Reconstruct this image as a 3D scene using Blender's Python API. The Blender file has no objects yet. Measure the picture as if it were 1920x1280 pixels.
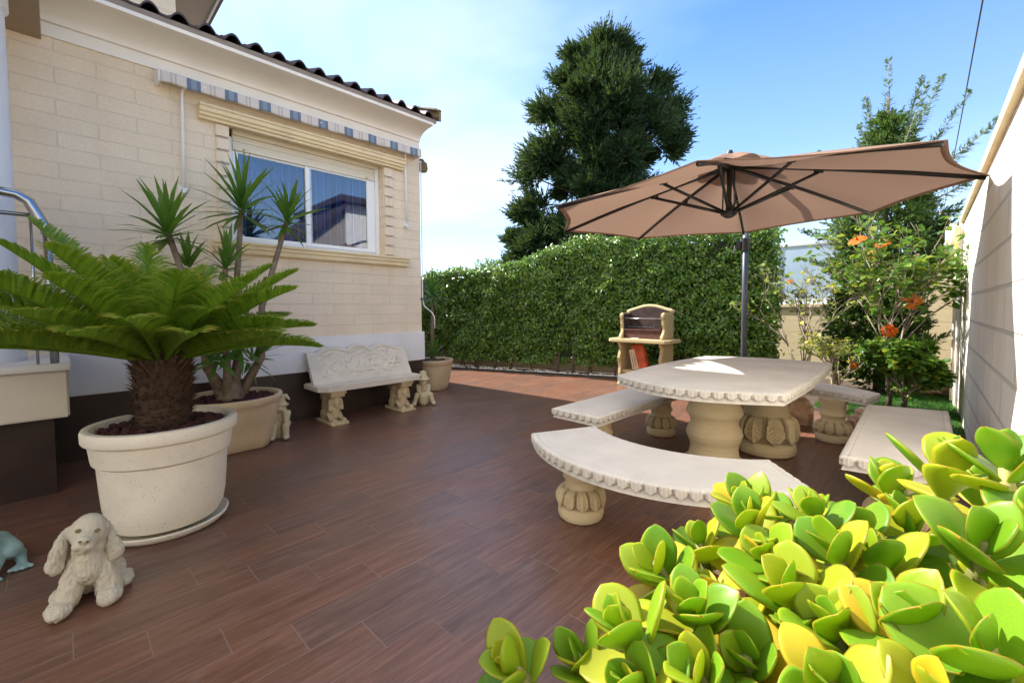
import bpy, bmesh, math, random
import numpy as np
from mathutils import Vector, Matrix, noise as mnoise
R = math.radians
random.seed(7); rng = np.random.default_rng(7)
scene = bpy.context.scene
COL = bpy.data.collections.new('garden')      # joined to the scene at the very end
# ------------------------------------------------------------------ objects
def tag(o, label=None, cat=None, group=None, kind=None):
    if label: o['label'] = label
    if cat: o['category'] = cat
    if group: o['group'] = group
    if kind: o['kind'] = kind
    return o
def thing(name, label, cat, loc=(0, 0, 0), rz=0, group=None):
    o = bpy.data.objects.new(name, None); COL.objects.link(o)
    o.location = loc; o.rotation_euler = (0, 0, rz); o.empty_display_size = .1
    return tag(o, label, cat, group)
def link(name, me, m=None, parent=None, smooth=None):
    if m is not None:
        me.materials.clear(); me.materials.append(m)
    if smooth is not None:
        me.polygons.foreach_set('use_smooth', [smooth] * len(me.polygons))
    o = bpy.data.objects.new(name, me); COL.objects.link(o)
    if parent: o.parent = parent
    return o
def copy_tree(o, parent=None):
    c = o.copy(); COL.objects.link(c); c.parent = parent
    for ch in list(o.children): copy_tree(ch, c)
    return c
class MB:
    """collects shapes into one mesh"""
    def __init__(s, off=(0, 0, 0)): s.v = []; s.f = []; s.off = Vector(off)
    def add(s, vs, fs):
        n = len(s.v); s.v += [Vector(p) - s.off for p in vs]; s.f += [tuple(i + n for i in f) for f in fs]
    def box(s, a, b):
        x0, y0, z0 = a; x1, y1, z1 = b
        s.add([(x0,y0,z0),(x1,y0,z0),(x1,y1,z0),(x0,y1,z0),(x0,y0,z1),(x1,y0,z1),(x1,y1,z1),(x0,y1,z1)],
              [(0,3,2,1),(4,5,6,7),(0,1,5,4),(1,2,6,5),(2,3,7,6),(3,0,4,7)])
    def loft(s, rings, close=True, caps=True):
        n = len(rings[0]); vs = [p for r in rings for p in r]; fs = []
        for i in range(len(rings) - 1):
            for j in range(n if close else n - 1):
                k = (j + 1) % n
                fs.append((i*n+j, i*n+k, (i+1)*n+k, (i+1)*n+j))
        if caps and close:
            fs.append(tuple(range(n))[::-1]); fs.append(tuple((len(rings)-1)*n + j for j in range(n)))
        s.add(vs, fs)
    def tube(s, pts, r, n=8, caps=True, squash=1.0):
        pts = [Vector(p) for p in pts]
        rs = r if isinstance(r, (list, tuple)) else [r] * len(pts)
        rings = []; ref = None
        for i, p in enumerate(pts):
            t = (pts[min(i+1, len(pts)-1)] - pts[max(i-1, 0)]).normalized()
            if ref is None:
                ref = Vector((0, 0, 1)) if abs(t.z) < .9 else Vector((1, 0, 0))
            a = t.cross(ref)
            if a.length < 1e-5: a = t.orthogonal()
            a.normalize(); b = a.cross(t).normalized(); ref = b
            rings.append([p + (a * math.cos(q) + b * math.sin(q) * squash) * rs[i] for q in [2*math.pi*k/n for k in range(n)]])
        s.loft(rings, True, caps)
    def lathe(s, prof, c=(0, 0, 0), n=48, fn=None):
        rings = []
        for (r, z) in prof:
            rings.append([(c[0] + (r + (fn(2*math.pi*k/n, z) if fn else 0)) * math.cos(2*math.pi*k/n),
                           c[1] + (r + (fn(2*math.pi*k/n, z) if fn else 0)) * math.sin(2*math.pi*k/n), c[2] + z) for k in range(n)])
        s.loft(rings, True, True)
    def prism(s, poly, axis, a, b):
        """poly of 2-D points extruded along axis ('x','y','z') from a to b"""
        def P(q, t):
            return {'x': (t, q[0], q[1]), 'y': (q[0], t, q[1]), 'z': (q[0], q[1], t)}[axis]
        n = len(poly); vs = [P(q, a) for q in poly] + [P(q, b) for q in poly]
        fs = [(i, (i+1) % n, n + (i+1) % n, n + i) for i in range(n)] + [tuple(range(n))[::-1], tuple(range(n, 2*n))]
        s.add(vs, fs)
    def grid(s, fn, nu, nv):
        vs = [fn(i/nu, j/nv) for i in range(nu+1) for j in range(nv+1)]
        fs = [(i*(nv+1)+j, (i+1)*(nv+1)+j, (i+1)*(nv+1)+j+1, i*(nv+1)+j+1) for i in range(nu) for j in range(nv)]
        s.add(vs, fs)
    def mesh(s, name, fix=True):
        me = bpy.data.meshes.new(name); me.from_pydata([tuple(v) for v in s.v], [], s.f)
        if fix:
            bm = bmesh.new(); bm.from_mesh(me); bmesh.ops.recalc_face_normals(bm, faces=bm.faces); bm.to_mesh(me); bm.free()
        me.update(); return me
    def build(s, name, m, parent=None, smooth=False, bevel=0, seg=2, fix=True):
        me = s.mesh(name, fix)
        if bevel:
            bm = bmesh.new(); bm.from_mesh(me)
            es = [e for e in bm.edges if len(e.link_faces) == 2 and e.calc_face_angle() > .5]
            bmesh.ops.bevel(bm, geom=es, offset=bevel, segments=seg, affect='EDGES', clamp_overlap=True)
            bm.to_mesh(me); bm.free()
        o = link(name, me, m, parent, smooth)
        if smooth == 'auto': pass
        return o
def autosmooth(o, ang=40):
    me = o.data; me.polygons.foreach_set('use_smooth', [True]*len(me.polygons)); me.set_sharp_from_angle(angle=R(ang)); return o
def np_mesh(name, V, F, attrs=None, smooth=False):
    """fast mesh from arrays, all faces with the same corner count"""
    me = bpy.data.meshes.new(name); V = np.ascontiguousarray(V, dtype=np.float32); F = np.ascontiguousarray(F, dtype=np.int32)
    me.vertices.add(len(V)); me.vertices.foreach_set('co', V.ravel())
    k = F.shape[1]; me.loops.add(F.size); me.loops.foreach_set('vertex_index', F.ravel())
    me.polygons.add(len(F)); me.polygons.foreach_set('loop_start', np.arange(0, F.size, k, dtype=np.int32))
    try: me.polygons.foreach_set('loop_total', np.full(len(F), k, dtype=np.int32))
    except Exception: pass
    if attrs:
        for n, a in attrs.items():
            me.attributes.new(n, 'FLOAT', 'POINT').data.foreach_set('value', np.asarray(a, dtype=np.float32).ravel())
    me.polygons.foreach_set('use_smooth', np.full(len(F), smooth))
    me.update(calc_edges=True); me.validate(); return me
def instance(T, F, pos, ax, nr, sc):
    """template T (k,3: along, across, normal) placed N times; ax = length axis, nr = approximate normal"""
    ax = ax / np.linalg.norm(ax, axis=1, keepdims=True)
    sd = np.cross(nr, ax); L = np.linalg.norm(sd, axis=1, keepdims=True)
    bad = (L < 1e-4).ravel()
    if bad.any(): sd[bad] = np.cross(np.array([[.3, .8, .5]]), ax[bad]); L = np.linalg.norm(sd, axis=1, keepdims=True)
    sd /= L; nn = np.cross(ax, sd)
    sc = np.asarray(sc); sc = np.repeat(sc[:, None], 3, 1) if sc.ndim == 1 else sc
    V = pos[:, None, :] + T[None, :, 0:1]*sc[:, None, 0:1]*ax[:, None] + T[None, :, 1:2]*sc[:, None, 1:2]*sd[:, None] + T[None, :, 2:3]*sc[:, None, 2:3]*nn[:, None]
    FF = np.asarray(F)[None] + (np.arange(len(pos)) * len(T))[:, None, None]
    return V.reshape(-1, 3), FF.reshape(-1, len(F[0]))
def rdir(n, g=rng):
    a = g.normal(size=(n, 3)); return a / np.linalg.norm(a, axis=1, keepdims=True)
# leaf templates ---------------------------------------------------------
LEAF = np.array([(0,0,0),(.35,-.5,.06),(.35,0,0),(.35,.5,.06),(.75,-.36,0.02),(.75,0,-.04),(.75,.36,.02),(1,0,-.14)], float)
LEAF_F = [(0,1,2,2),(0,2,3,3),(1,4,5,2),(2,5,6,3),(4,7,5,5),(5,7,6,6)]
LEAFQ = np.array([(0,0,0),(.42,-.5,.08),(1,0,-.08),(.42,.5,.08)], float)
LEAFQ_F = [(0,1,2,3)]
LEAF2 = np.array([(0,-.12,0),(0,.12,0),(.45,-.5,.07),(.45,0,0),(.45,.5,.07),(1,-.06,-.1),(1,.06,-.1)], float)
LEAF4 = np.array([(0,0,0),(.4,-.5,.07),(.45,0,-.02),(.4,.5,.07),(1,0,-.12)], float)
LEAF4_F = [(0,1,2),(0,2,3),(1,4,2),(2,4,3)]
# ------------------------------------------------------------------ sculpt: capsules and ellipsoids melted into one skin
def cap_mesh(mb, p, q, r0, r1, n=14):
    p, q = Vector(p), Vector(q); d = q - p; L = d.length
    t = d.normalized() if L > 1e-6 else Vector((0, 0, 1)); a = t.orthogonal().normalized(); b = t.cross(a)
    prof = [(r0*math.cos(x), -r0*math.sin(x)) for x in [R(88), R(60), R(30), 0]] + [(r1*math.cos(x), L + r1*math.sin(x)) for x in [0, R(30), R(60), R(88)]]
    mb.loft([[p + t*h + (a*math.cos(2*math.pi*k/n) + b*math.sin(2*math.pi*k/n))*r for k in range(n)] for (r, h) in prof])
def ell_mesh(mb, c, rad, rot=None, n=14):
    M = rot if rot else Matrix.Identity(3); rings = []
    for i in range(1, 12):
        th = math.pi*i/12
        rings.append([Vector(c) + M @ Vector((rad[0]*math.sin(th)*math.cos(2*math.pi*k/n), rad[1]*math.sin(th)*math.sin(2*math.pi*k/n), rad[2]*math.cos(th))) for k in range(n)])
    mb.loft(rings)
def sculpt(name, prims, voxel, m, parent=None, smooth=3, disp=None):
    mb = MB()
    for p in prims:
        if p[0] == 'c': cap_mesh(mb, *p[1:])
        elif p[0] == 'e': ell_mesh(mb, *p[1:])
        elif p[0] == 'b': mb.box(p[1], p[2])
    src = mb.mesh(name); o = bpy.data.objects.new(name, src); scene.collection.objects.link(o)
    r = o.modifiers.new('r', 'REMESH'); r.mode = 'VOXEL'; r.voxel_size = voxel
    if smooth:
        q = o.modifiers.new('s', 'SMOOTH'); q.iterations = smooth; q.factor = .5
    dg = bpy.context.evaluated_depsgraph_get()
    me = bpy.data.meshes.new_from_object(o.evaluated_get(dg))
    bpy.data.objects.remove(o); bpy.data.meshes.remove(src)
    me.name = name
    if disp:
        nrm = [v.normal.copy() for v in me.vertices]; cos = [v.co.copy() for v in me.vertices]
        for v, c, q in zip(me.vertices, cos, nrm): v.co = c + q*disp(c)
    me.update()
    return link(name, me, m, parent, True)
# ------------------------------------------------------------------ materials
class NT:
    def __init__(s, name):
        s.m = bpy.data.materials.new(name); s.m.use_nodes = True; s.t = s.m.node_tree
        s.b = s.t.nodes['Principled BSDF']; s.out = s.t.nodes['Material Output']; s.tc = None
    def n(s, typ, props=None, **inp):
        x = s.t.nodes.new('ShaderNode' + typ)
        for k, v in (props or {}).items(): setattr(x, k, v)
        for k, v in inp.items():
            k = int(k[1:]) if k[0] == '_' and k[1:].isdigit() else k.replace('_', ' ')
            s.set(x.inputs[k], v)
        return x
    def set(s, sock, v):
        if isinstance(v, bpy.types.NodeSocket): s.t.links.new(v, sock)
        elif isinstance(v, bpy.types.Node): s.t.links.new(v.outputs[0], sock)
        else:
            if isinstance(v, (tuple, list)) and len(v) == 3 and sock.type == 'RGBA': v = (*v, 1)
            sock.default_value = v
    def math(s, op, a, b=0.0, c=0.0):
        x = s.t.nodes.new('ShaderNodeMath'); x.operation = op
        s.set(x.inputs[0], a); s.set(x.inputs[1], b); s.set(x.inputs[2], c); return x.outputs[0]
    def mix(s, f, a, b, mode='MIX'):
        x = s.t.nodes.new('ShaderNodeMix'); x.data_type = 'RGBA'; x.blend_type = mode
        s.set(x.inputs[0], f); s.set(x.inputs[6], a); s.set(x.inputs[7], b); return x.outputs[2]
    def co(s, kind='Object'):
        if not s.tc: s.tc = s.t.nodes.new('ShaderNodeTexCoord')
        return s.tc.outputs[kind]
    def mapping(s, vec, scale=(1, 1, 1), loc=(0, 0, 0), rot=(0, 0, 0)):
        return s.n('Mapping', Vector=vec, Scale=scale, Location=loc, Rotation=rot).outputs[0]
    def noise(s, scale, detail=4, rough=.55, vec=None, dist=0):
        return s.n('TexNoise', Vector=vec if vec is not None else s.co(), Scale=scale, Detail=detail, Roughness=rough, Distortion=dist).outputs[0]
    def ramp(s, f, stops, interp='LINEAR'):
        x = s.n('ValToRGB', Fac=f); cr = x.color_ramp; cr.interpolation = interp
        while len(cr.elements) > 1: cr.elements.remove(cr.elements[-1])
        cr.elements[0].position = stops[0][0]; c = stops[0][1]; cr.elements[0].color = (c, c, c, 1) if isinstance(c, (int, float)) else (*c, 1)
        for p, c in stops[1:]:
            e = cr.elements.new(p); e.color = (c, c, c, 1) if isinstance(c, (int, float)) else (*c, 1)
        return x.outputs[0]
    def bump(s, h, strength=.3, dist=.01, prev=None):
        x = s.n('Bump', Strength=strength, Distance=dist, Height=h)
        if prev is not None: s.set(x.inputs['Normal'], prev)
        return x.outputs[0]
    def fin(s, col=None, rough=None, normal=None, **kw):
        if col is not None: s.set(s.b.inputs['Base Color'], col)
        if rough is not None: s.set(s.b.inputs['Roughness'], rough)
        if normal is not None: s.set(s.b.inputs['Normal'], normal)
        for k, v in kw.items(): s.set(s.b.inputs[k.replace('_', ' ')], v)
        return s.m
def plain(name, c, rough=.5, var=.12, scale=6, bump=.15, bscale=60, bdist=.004, metal=0, spec=.5):
    t = NT(name); f = t.noise(scale, 5)
    lo = tuple(x*(1-var) for x in c); hi = tuple(min(1, x*(1+var)) for x in c)
    col = t.ramp(f, [(.3, lo), (.7, hi)])
    nm = t.bump(t.noise(bscale, 4), bump, bdist) if bump else None
    return t.fin(col, rough, nm, Metallic=metal, Specular_IOR_Level=spec)
def stone(name, c, dark=.55, speck=.35, rough=.85, bump=.5, stain=.5, wash=False):
    """cast stone: speckled, weathered, pitted"""
    t = NT(name); f = t.noise(3.5, 6, .6); f2 = t.noise(95, 3, .6); f3 = t.noise(14, 5, .65)
    a = t.ramp(f, [(.3, tuple(x*.86 for x in c)), (.68, tuple(min(1, x*1.07) for x in c))])
    st = t.ramp(f3, [(.56, 0), (.8, 1)])
    a = t.mix(t.math('MULTIPLY', st, stain*.35), a, (c[0]*.62, c[1]*.5, c[2]*.34))
    sp = t.ramp(f2, [(.63, 0), (.68, 1)])
    a = t.mix(t.math('MULTIPLY', sp, speck), a, tuple(x*dark for x in c))
    vor = t.n('TexVoronoi', Vector=t.co(), Scale=70).outputs['Distance']
    pits = t.ramp(vor, [(.05, 0), (.18, 1)])
    nm = t.bump(t.noise(90, 6, .7), bump, .004); nm = t.bump(pits, .25*bump, .003, nm)
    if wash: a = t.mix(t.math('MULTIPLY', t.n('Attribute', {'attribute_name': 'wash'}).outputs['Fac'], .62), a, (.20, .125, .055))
    return t.fin(a, rough, nm, Specular_IOR_Level=.3)
def leafmat(name, c1, c2, trans=.45, rough=.45, spec=.5, young=None, tip=None, islands=True):
    t = NT(name); g = t.n('NewGeometry')
    r = g.outputs['Random Per Island'] if islands else t.n('ObjectInfo').outputs['Random']
    stops = [(0, c1), (.75, c2)]
    if young: stops.append((1, young))
    col = t.ramp(r, stops)
    if tip:
        at = t.n('Attribute', {'attribute_name': 'tip'}).outputs['Fac']
        col = t.mix(at, col, tip)
    nz = t.noise(25, 3); col = t.mix(t.ramp(nz, [(.35, .0), (.7, .3)]), col, tuple(x*.6 for x in c1))
    tr = t.n('BsdfTranslucent', Color=t.mix(.35, col, (.35, .5, .05)))
    t.fin(col, rough, None, Specular_IOR_Level=spec)
    mx = t.n('MixShader', Fac=trans); t.set(mx.inputs[1], t.b.outputs[0]); t.set(mx.inputs[2], tr.outputs[0])
    t.set(t.out.inputs[0], mx.outputs[0]); return t.m
def sr(r, g, b):
    f = lambda x: (x/255/12.92) if x/255 <= .04045 else ((x/255+.055)/1.055)**2.4
    return (f(r), f(g), f(b))
M = {}
# floor: wood-look planks 60 x 19 cm laid along the house in thirds
def floor_mat():
    t = NT('plank_tiles'); s = t.n('SeparateXYZ', Vector=t.co()); x, y = s.outputs[0], s.outputs[1]
    W, L = .1925, .604
    rx = t.math('DIVIDE', t.math('ADD', x, 20 + FLX), W); row = t.math('FLOOR', rx)
    ry = t.math('DIVIDE', t.math('SUBTRACT', t.math('ADD', y, 30 + FLY), t.math('MULTIPLY', row, .2013)), L); cl = t.math('FLOOR', ry)
    fx = t.math('FRACT', rx); fy = t.math('FRACT', ry)
    ex = t.math('MULTIPLY', t.math('MINIMUM', fx, t.math('SUBTRACT', 1, fx)), W)
    ey = t.math('MULTIPLY', t.math('MINIMUM', fy, t.math('SUBTRACT', 1, fy)), L)
    jx = t.ramp(ex, [(.0010, 1), (.0022, 0)]); jy = t.ramp(ey, [(.0012, 1), (.0028, 0)])
    gro = t.math('MAXIMUM', t.math('MULTIPLY', jx, .75), jy)
    cv = t.n('CombineXYZ', X=row, Y=cl); wn = t.n('TexWhiteNoise', {'noise_dimensions': '2D'}, Vector=cv)
    rnd = wn.outputs['Value']
    off = t.n('VectorMath', {'operation': 'SCALE'}, _0=wn.outputs['Color'], Scale=40.0)
    v = t.n('VectorMath', {'operation': 'ADD'}, _0=t.co(), _1=off.outputs[0]).outputs[0]
    g1 = t.noise(1, 6, .62, t.mapping(v, (30, 2.2, 1)), 1.4); g2 = t.noise(1, 5, .7, t.mapping(v, (150, 7, 1)), .2)
    g3 = t.noise(1.7, 4, .6)
    gr = t.math('ADD', t.math('MULTIPLY', g1, .62), t.math('MULTIPLY', g2, .38))
    col = t.ramp(gr, [(.30, (.074, .034, .022)), (.46, (.134, .064, .041)), (.58, (.188, .094, .063)), (.74, (.28, .158, .114))])
    val = t.math('ADD', .92, t.math('MULTIPLY', rnd, .28))
    hs = t.n('HueSaturation', Color=col, Value=val, Saturation=t.math('ADD', .92, t.math('MULTIPLY', rnd, .16)))
    dust = t.ramp(t.noise(1.1, 6, .7, t.mapping(t.co(), (2.2, 1, 1))), [(.56, 0), (.8, .22)])
    col = t.mix(dust, hs.outputs[0], (.22, .14, .105))
    stain = t.ramp(t.noise(3.2, 7, .78, t.mapping(t.co(), (1.9, .9, 1))), [(.58, 0), (.74, .42)])
    col = t.mix(stain, col, (.27, .19, .155))
    spot = t.ramp(t.noise(28, 3, .6), [(.72, 0), (.77, .5)]); col = t.mix(spot, col, (.05, .028, .02))
    col = t.mix(t.math('MULTIPLY', gro, .55), col, (.27, .19, .145))
    h = t.math('SUBTRACT', t.math('MULTIPLY', gr, .25), gro)
    rg = t.ramp(t.math('ADD', t.math('MULTIPLY', g3, .6), t.math('MULTIPLY', g2, .4)), [(.3, .27), (.7, .47)])
    return t.fin(col, rg, t.bump(h, .35, .003), Specular_IOR_Level=.6)
FLX, FLY = 0.086, 0.0039
def block_mat(name, c, bw, bh, axes, mortar=.012, bump=.5, loc=(0, 0, 0), joint=.75, rug=1.0, vjoint=1.0):
    """split-face blocks; axes picks which object axes run along / up the wall"""
    t = NT(name); s = t.n('SeparateXYZ', Vector=t.co()); q = {'x': s.outputs[0], 'y': s.outputs[1], 'z': s.outputs[2]}
    wob = t.noise(9, 3); 
    a = t.math('ADD', q[axes[0]], t.math('MULTIPLY', t.math('SUBTRACT', wob, .5), .012))
    b = t.math('ADD', q[axes[1]], t.math('MULTIPLY', t.math('SUBTRACT', t.noise(7, 3), .5), .01))
    vec = t.n('CombineXYZ', X=a, Y=b).outputs[0]; vec = t.mapping(vec, (1, 1, 1), loc)
    br = t.n('TexBrick', {'offset': .5}, Vector=vec, Scale=1.0, Mortar_Size=mortar, Mortar_Smooth=.35, Brick_Width=bw, Row_Height=bh)
    t.set(br.inputs['Color1'], (.2, .2, .2)); t.set(br.inputs['Color2'], (.9, .9, .9)); t.set(br.inputs['Mortar'], (.5, .5, .5))
    fac = br.outputs['Fac']
    r = t.n('SeparateColor', Color=br.outputs['Color']).outputs[0]
    base = t.ramp(t.noise(2.3, 5), [(.3, tuple(x*.93 for x in c)), (.7, tuple(min(1, x*1.05) for x in c))])
    base = t.mix(t.math('MULTIPLY', r, .24), base, tuple(x*.72 for x in c))
    weather = t.ramp(t.noise(1.2, 6, .7, t.mapping(t.co(), (1, 1, .35))), [(.52, 0), (.78, .4)])
    base = t.mix(weather, base, (c[0]*.80, c[1]*.70, c[2]*.55))
    base = t.mix(t.math('MULTIPLY', fac, joint), base, tuple(x*.62 for x in c))
    gr_ = t.ramp(t.noise(55, 5, .7), [(.36, 1), (.60, 0)]); base = t.mix(t.math('MULTIPLY', gr_, .16*rug), base, tuple(x*.70 for x in c))
    rough = t.noise(26, 7, .68); pit = t.noise(90, 5, .7)
    h = t.math('ADD', t.math('MULTIPLY', rough, .55*rug), t.math('MULTIPLY', pit, .2*rug))
    h = t.math('SUBTRACT', h, t.math('MULTIPLY', fac, 1.1))
    return t.fin(base, .9, t.bump(h, bump, .012), Specular_IOR_Level=.25)
M['brick'] = block_mat('cream_split_blocks', sr(240, 221, 194), .497, .1265, 'yz', .006, .55, (.17, .076, 0), .30, 1.9)
M['brickx'] = block_mat('cream_split_blocks_end', sr(240, 221, 194), .497, .1265, 'xz', .008, .55, (.17, .076, 0), .42, 1.7)
M['rwall'] = block_mat('white_block_wall', sr(238, 231, 217), .95, .247, 'yz', .014, .6, (.4, .125, 0), .8, 1.0)
M['bwall'] = block_mat('cream_block_wall', sr(214, 198, 162), .8, .21, 'xz', .008, .35, (0, .05, 0), .55, .7)
M['plaster'] = plain('white_plaster', sr(225, 222, 220), .8, .05, 2.5, .4, 28, .006, spec=.3)
M['plaster2'] = plain('cream_plaster', sr(214, 204, 188), .85, .06, 2.5, .35, 30, .006, spec=.3)
M['cornice'] = plain('painted_cornice', sr(238, 231, 220), .7, .05, 2, .12, 40, .003, spec=.3)
M['trim'] = plain('cream_cast_trim', sr(228, 208, 168), .75, .07, 5, .2, 70, .003, spec=.3)
M['soffit'] = plain('brown_soffit', sr(160, 140, 116), .8, .05, 2, .1, 30)
M['greysoffit'] = plain('grey_soffit', sr(150, 140, 132), .8, .05, 2, .1, 30)
M['fascia'] = plain('white_fascia', sr(205, 208, 212), .5, .04, 2, .05, 30)
M['roof'] = plain('dark_roof_tile', (.045, .026, .026), .55, .35, 9, .4, 45, .004)
M['verge'] = plain('weathered_verge', sr(120, 105, 70), .8, .25, 9, .3, 45)
M['darktile'] = plain('brown_wall_tile', (.034, .017, .012), .45, .35, 5, .2, 30, .003)
M['pvc'] = plain('white_pvc', sr(238, 238, 236), .3, .02, 2, .0)
M['pvc2'] = plain('cream_shutter', sr(228, 218, 196), .4, .03, 4, .0)
M['steel'] = plain('polished_steel', (.42, .42, .42), .22, .05, 5, .03, 60, .001, metal=1)
M['whitepaint'] = plain('white_enamel', sr(232, 228, 220), .35, .04, 5, .0)
M['seatstone'] = stone('pale_cast_stone', sr(216, 208, 196), .62, .38, .8, .42, .25)
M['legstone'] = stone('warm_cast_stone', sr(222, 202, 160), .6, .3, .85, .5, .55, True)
M['benchstone'] = stone('grey_white_cast_stone', sr(216, 205, 188), .7, .2, .8, .35, .35)
M['sphinx'] = stone('antique_cast_stone', sr(208, 186, 148), .6, .25, .85, .6, .8)
M['potstone'] = stone('speckled_cream_pot', sr(230, 220, 200), .42, .5, .7, .18, .25)
M['potstone2'] = stone('sandy_planter', sr(206, 182, 148), .6, .15, .75, .15, .3)
M['dogstone'] = stone('furry_statue_stone', sr(200, 190, 168), .5, .25, .9, .9, .7)
M['gnomestone'] = stone('weathered_gnome_stone', sr(202, 186, 150), .5, .35, .9, .7, .9)
M['frog'] = plain('teal_glazed_statue', sr(138, 168, 166), .55, .25, 14, .5, 60, .004)
M['rock'] = stone('pitted_rock', sr(226, 196, 164), .55, .4, .95, 1.0, .6)
M['black'] = plain('black_powdercoat', (.012, .012, .013), .4, .1, 5, .03, 60, .001)
M['mast'] = plain('anthracite_mast', (.085, .10, .125), .38, .06, 5, .03, 60, .001, metal=.3)
M['soot'] = plain('sooty_firebrick', (.050, .030, .026), .9, .5, 9, .4, 40)
M['firebox'] = plain('rusty_red_firebox', (.095, .036, .029), .8, .3, 9, .3, 40)
M['bbq'] = stone('bbq_cast_stone', sr(190, 172, 132), .6, .25, .9, .6, 1.0)
M['soil'] = plain('garden_soil', (.075, .052, .036), .95, .4, 8, .8, 40, .02)
M['ground'] = plain('dry_ground', (.20, .16, .11), .95, .25, .6, .6, 12, .03)
M['kerb'] = plain('dark_kerb', (.05, .045, .042), .8, .2, 9, .3, 40)
M['pebble'] = plain('white_pebble', sr(226, 220, 208), .7, .15, 20, .2, 50)
M['lava'] = plain('dark_red_lava', (.060, .018, .016), .95, .5, 30, .9, 90, .006)
M['trunk'] = plain('fibrous_palm_trunk', (.060, .034, .019), .95, .5, 30, .9, 90, .01)
M['scale'] = plain('old_leaf_base', (.095, .052, .026), .95, .45, 30, .7, 90, .006)
M['ystem'] = plain('pale_brown_stem', (.21, .15, .10), .9, .3, 18, .8, 50, .006)
M['bark'] = plain('grey_brown_bark', (.13, .095, .068), .95, .35, 14, .9, 35, .012)
M['twig'] = plain('pale_grey_twig', (.30, .25, .19), .9, .3, 18, .4, 60, .003)
M['boxplastic'] = plain('cream_plastic', sr(228, 214, 178), .45, .03, 4, .0)
M['rubber'] = plain('black_cable', (.02, .02, .022), .6, .1, 5, 0)
M['paperbag'] = plain('orange_printed_paper', (.55, .10, .03), .55, .5, 8, .6, 18, .01)
M['paperwhite'] = plain('buff_paper', sr(222, 196, 168), .7, .1, 8, .4, 25, .006)
M['ink'] = plain('dark_ink', (.03, .025, .025), .8, .1, 5, 0)
M['hedge'] = leafmat('ficus_leaf', (.046, .125, .020), (.150, .300, .040), .36, .26, .8, young=(.36, .46, .055))
M['cyp'] = leafmat('cypress_spray', (.010, .032, .018), (.024, .060, .028), .15, .65, .2, young=(.065, .120, .045))
M['conif'] = leafmat('green_conifer_spray', (.032, .082, .024), (.075, .160, .040), .3, .55, .3, young=(.13, .21, .06))
M['confy'] = leafmat('blue_green_frond', (.10, .18, .13), (.15, .23, .12), .3, .55, .3, young=(.20, .27, .10))
M['sago'] = leafmat('sago_leaflet', (.105, .225, .014), (.210, .350, .020), .46, .40, .5, young=(.27, .37, .03), tip=(.60, .46, .06))
M['yucca'] = leafmat('sword_leaf', (.045, .140, .018), (.100, .250, .030), .40, .38, .5, young=(.13, .26, .03), tip=(.12, .20, .03))
M['hib'] = leafmat('hibiscus_leaf', (.045, .125, .018), (.10, .22, .03), .4, .4, .5, young=(.34, .36, .03))
M['hiby'] = leafmat('yellowing_leaf', (.12, .20, .03), (.30, .33, .04), .4, .45, .5, young=(.62, .48, .03))
M['petal'] = leafmat('orange_petal', (.80, .13, .012), (.85, .20, .02), .4, .5, .3, islands=False)
M['petalc'] = plain('red_flower_heart', (.45, .01, .01), .5, .2, 20, 0)
M['grass'] = leafmat('lawn_blade', (.035, .15, .03), (.07, .26, .05), .4, .5, .4, young=(.12, .34, .07))
def fabric(name, c):
    t = NT(name); w = t.noise(500, 2); wr = t.noise(3, 4)
    col = t.ramp(wr, [(.3, tuple(x*.94 for x in c)), (.7, c)])
    t.fin(col, .9, t.bump(t.math('ADD', t.math('MULTIPLY', w, .1), wr), .15, .01), Specular_IOR_Level=.15)
    tr = t.n('BsdfTranslucent', Color=(.52, .33, .23)); mx = t.n('MixShader', Fac=.15)
    t.set(mx.inputs[1], t.b.outputs[0]); t.set(mx.inputs[2], tr.outputs[0]); t.set(t.out.inputs[0], mx.outputs[0]); return t.m
M['fabric'] = fabric('taupe_canvas', sr(141, 114, 98))
def stripes():
    """beige awning cloth with a blue stripe and thin grey lines every 30 cm"""
    t = NT('striped_awning_cloth'); y = t.n('SeparateXYZ', Vector=t.co()).outputs[1]
    f = t.math('FRACT', t.math('DIVIDE', t.math('SUBTRACT', y, .94 - 3.0), .2985))
    be, bl, b2, gy = sr(212, 202, 192), sr(108, 124, 144), sr(134, 148, 162), sr(182, 176, 172)
    col = t.ramp(f, [(0, bl), (.11, bl), (.12, b2), (.25, b2), (.26, bl), (.36, bl), (.37, be), (.60, be), (.61, gy), (.64, gy), (.65, be), (.70, be), (.71, gy), (.745, gy), (.755, be)], 'LINEAR')
    w = t.noise(300, 2)
    return t.fin(col, .9, t.bump(w, .1, .002), Specular_IOR_Level=.1)
M['awning'] = stripes()
def curtain():
    t = NT('blue_striped_curtain'); y = t.n('SeparateXYZ', Vector=t.co()).outputs[1]
    f = t.math('FRACT', t.math('DIVIDE', y, .235))
    a, b, w = sr(24, 44, 98), sr(50, 80, 140), sr(150, 170, 205)
    col = t.ramp(f, [(0, a), (.22, a), (.23, w), (.25, w), (.26, b), (.55, b), (.56, w), (.575, w), (.585, a), (.75, a), (.76, b), (.93, b), (.94, w), (.955, w), (.965, a)])
    return t.fin(col, .9, None)
M['curtain'] = curtain()
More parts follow.
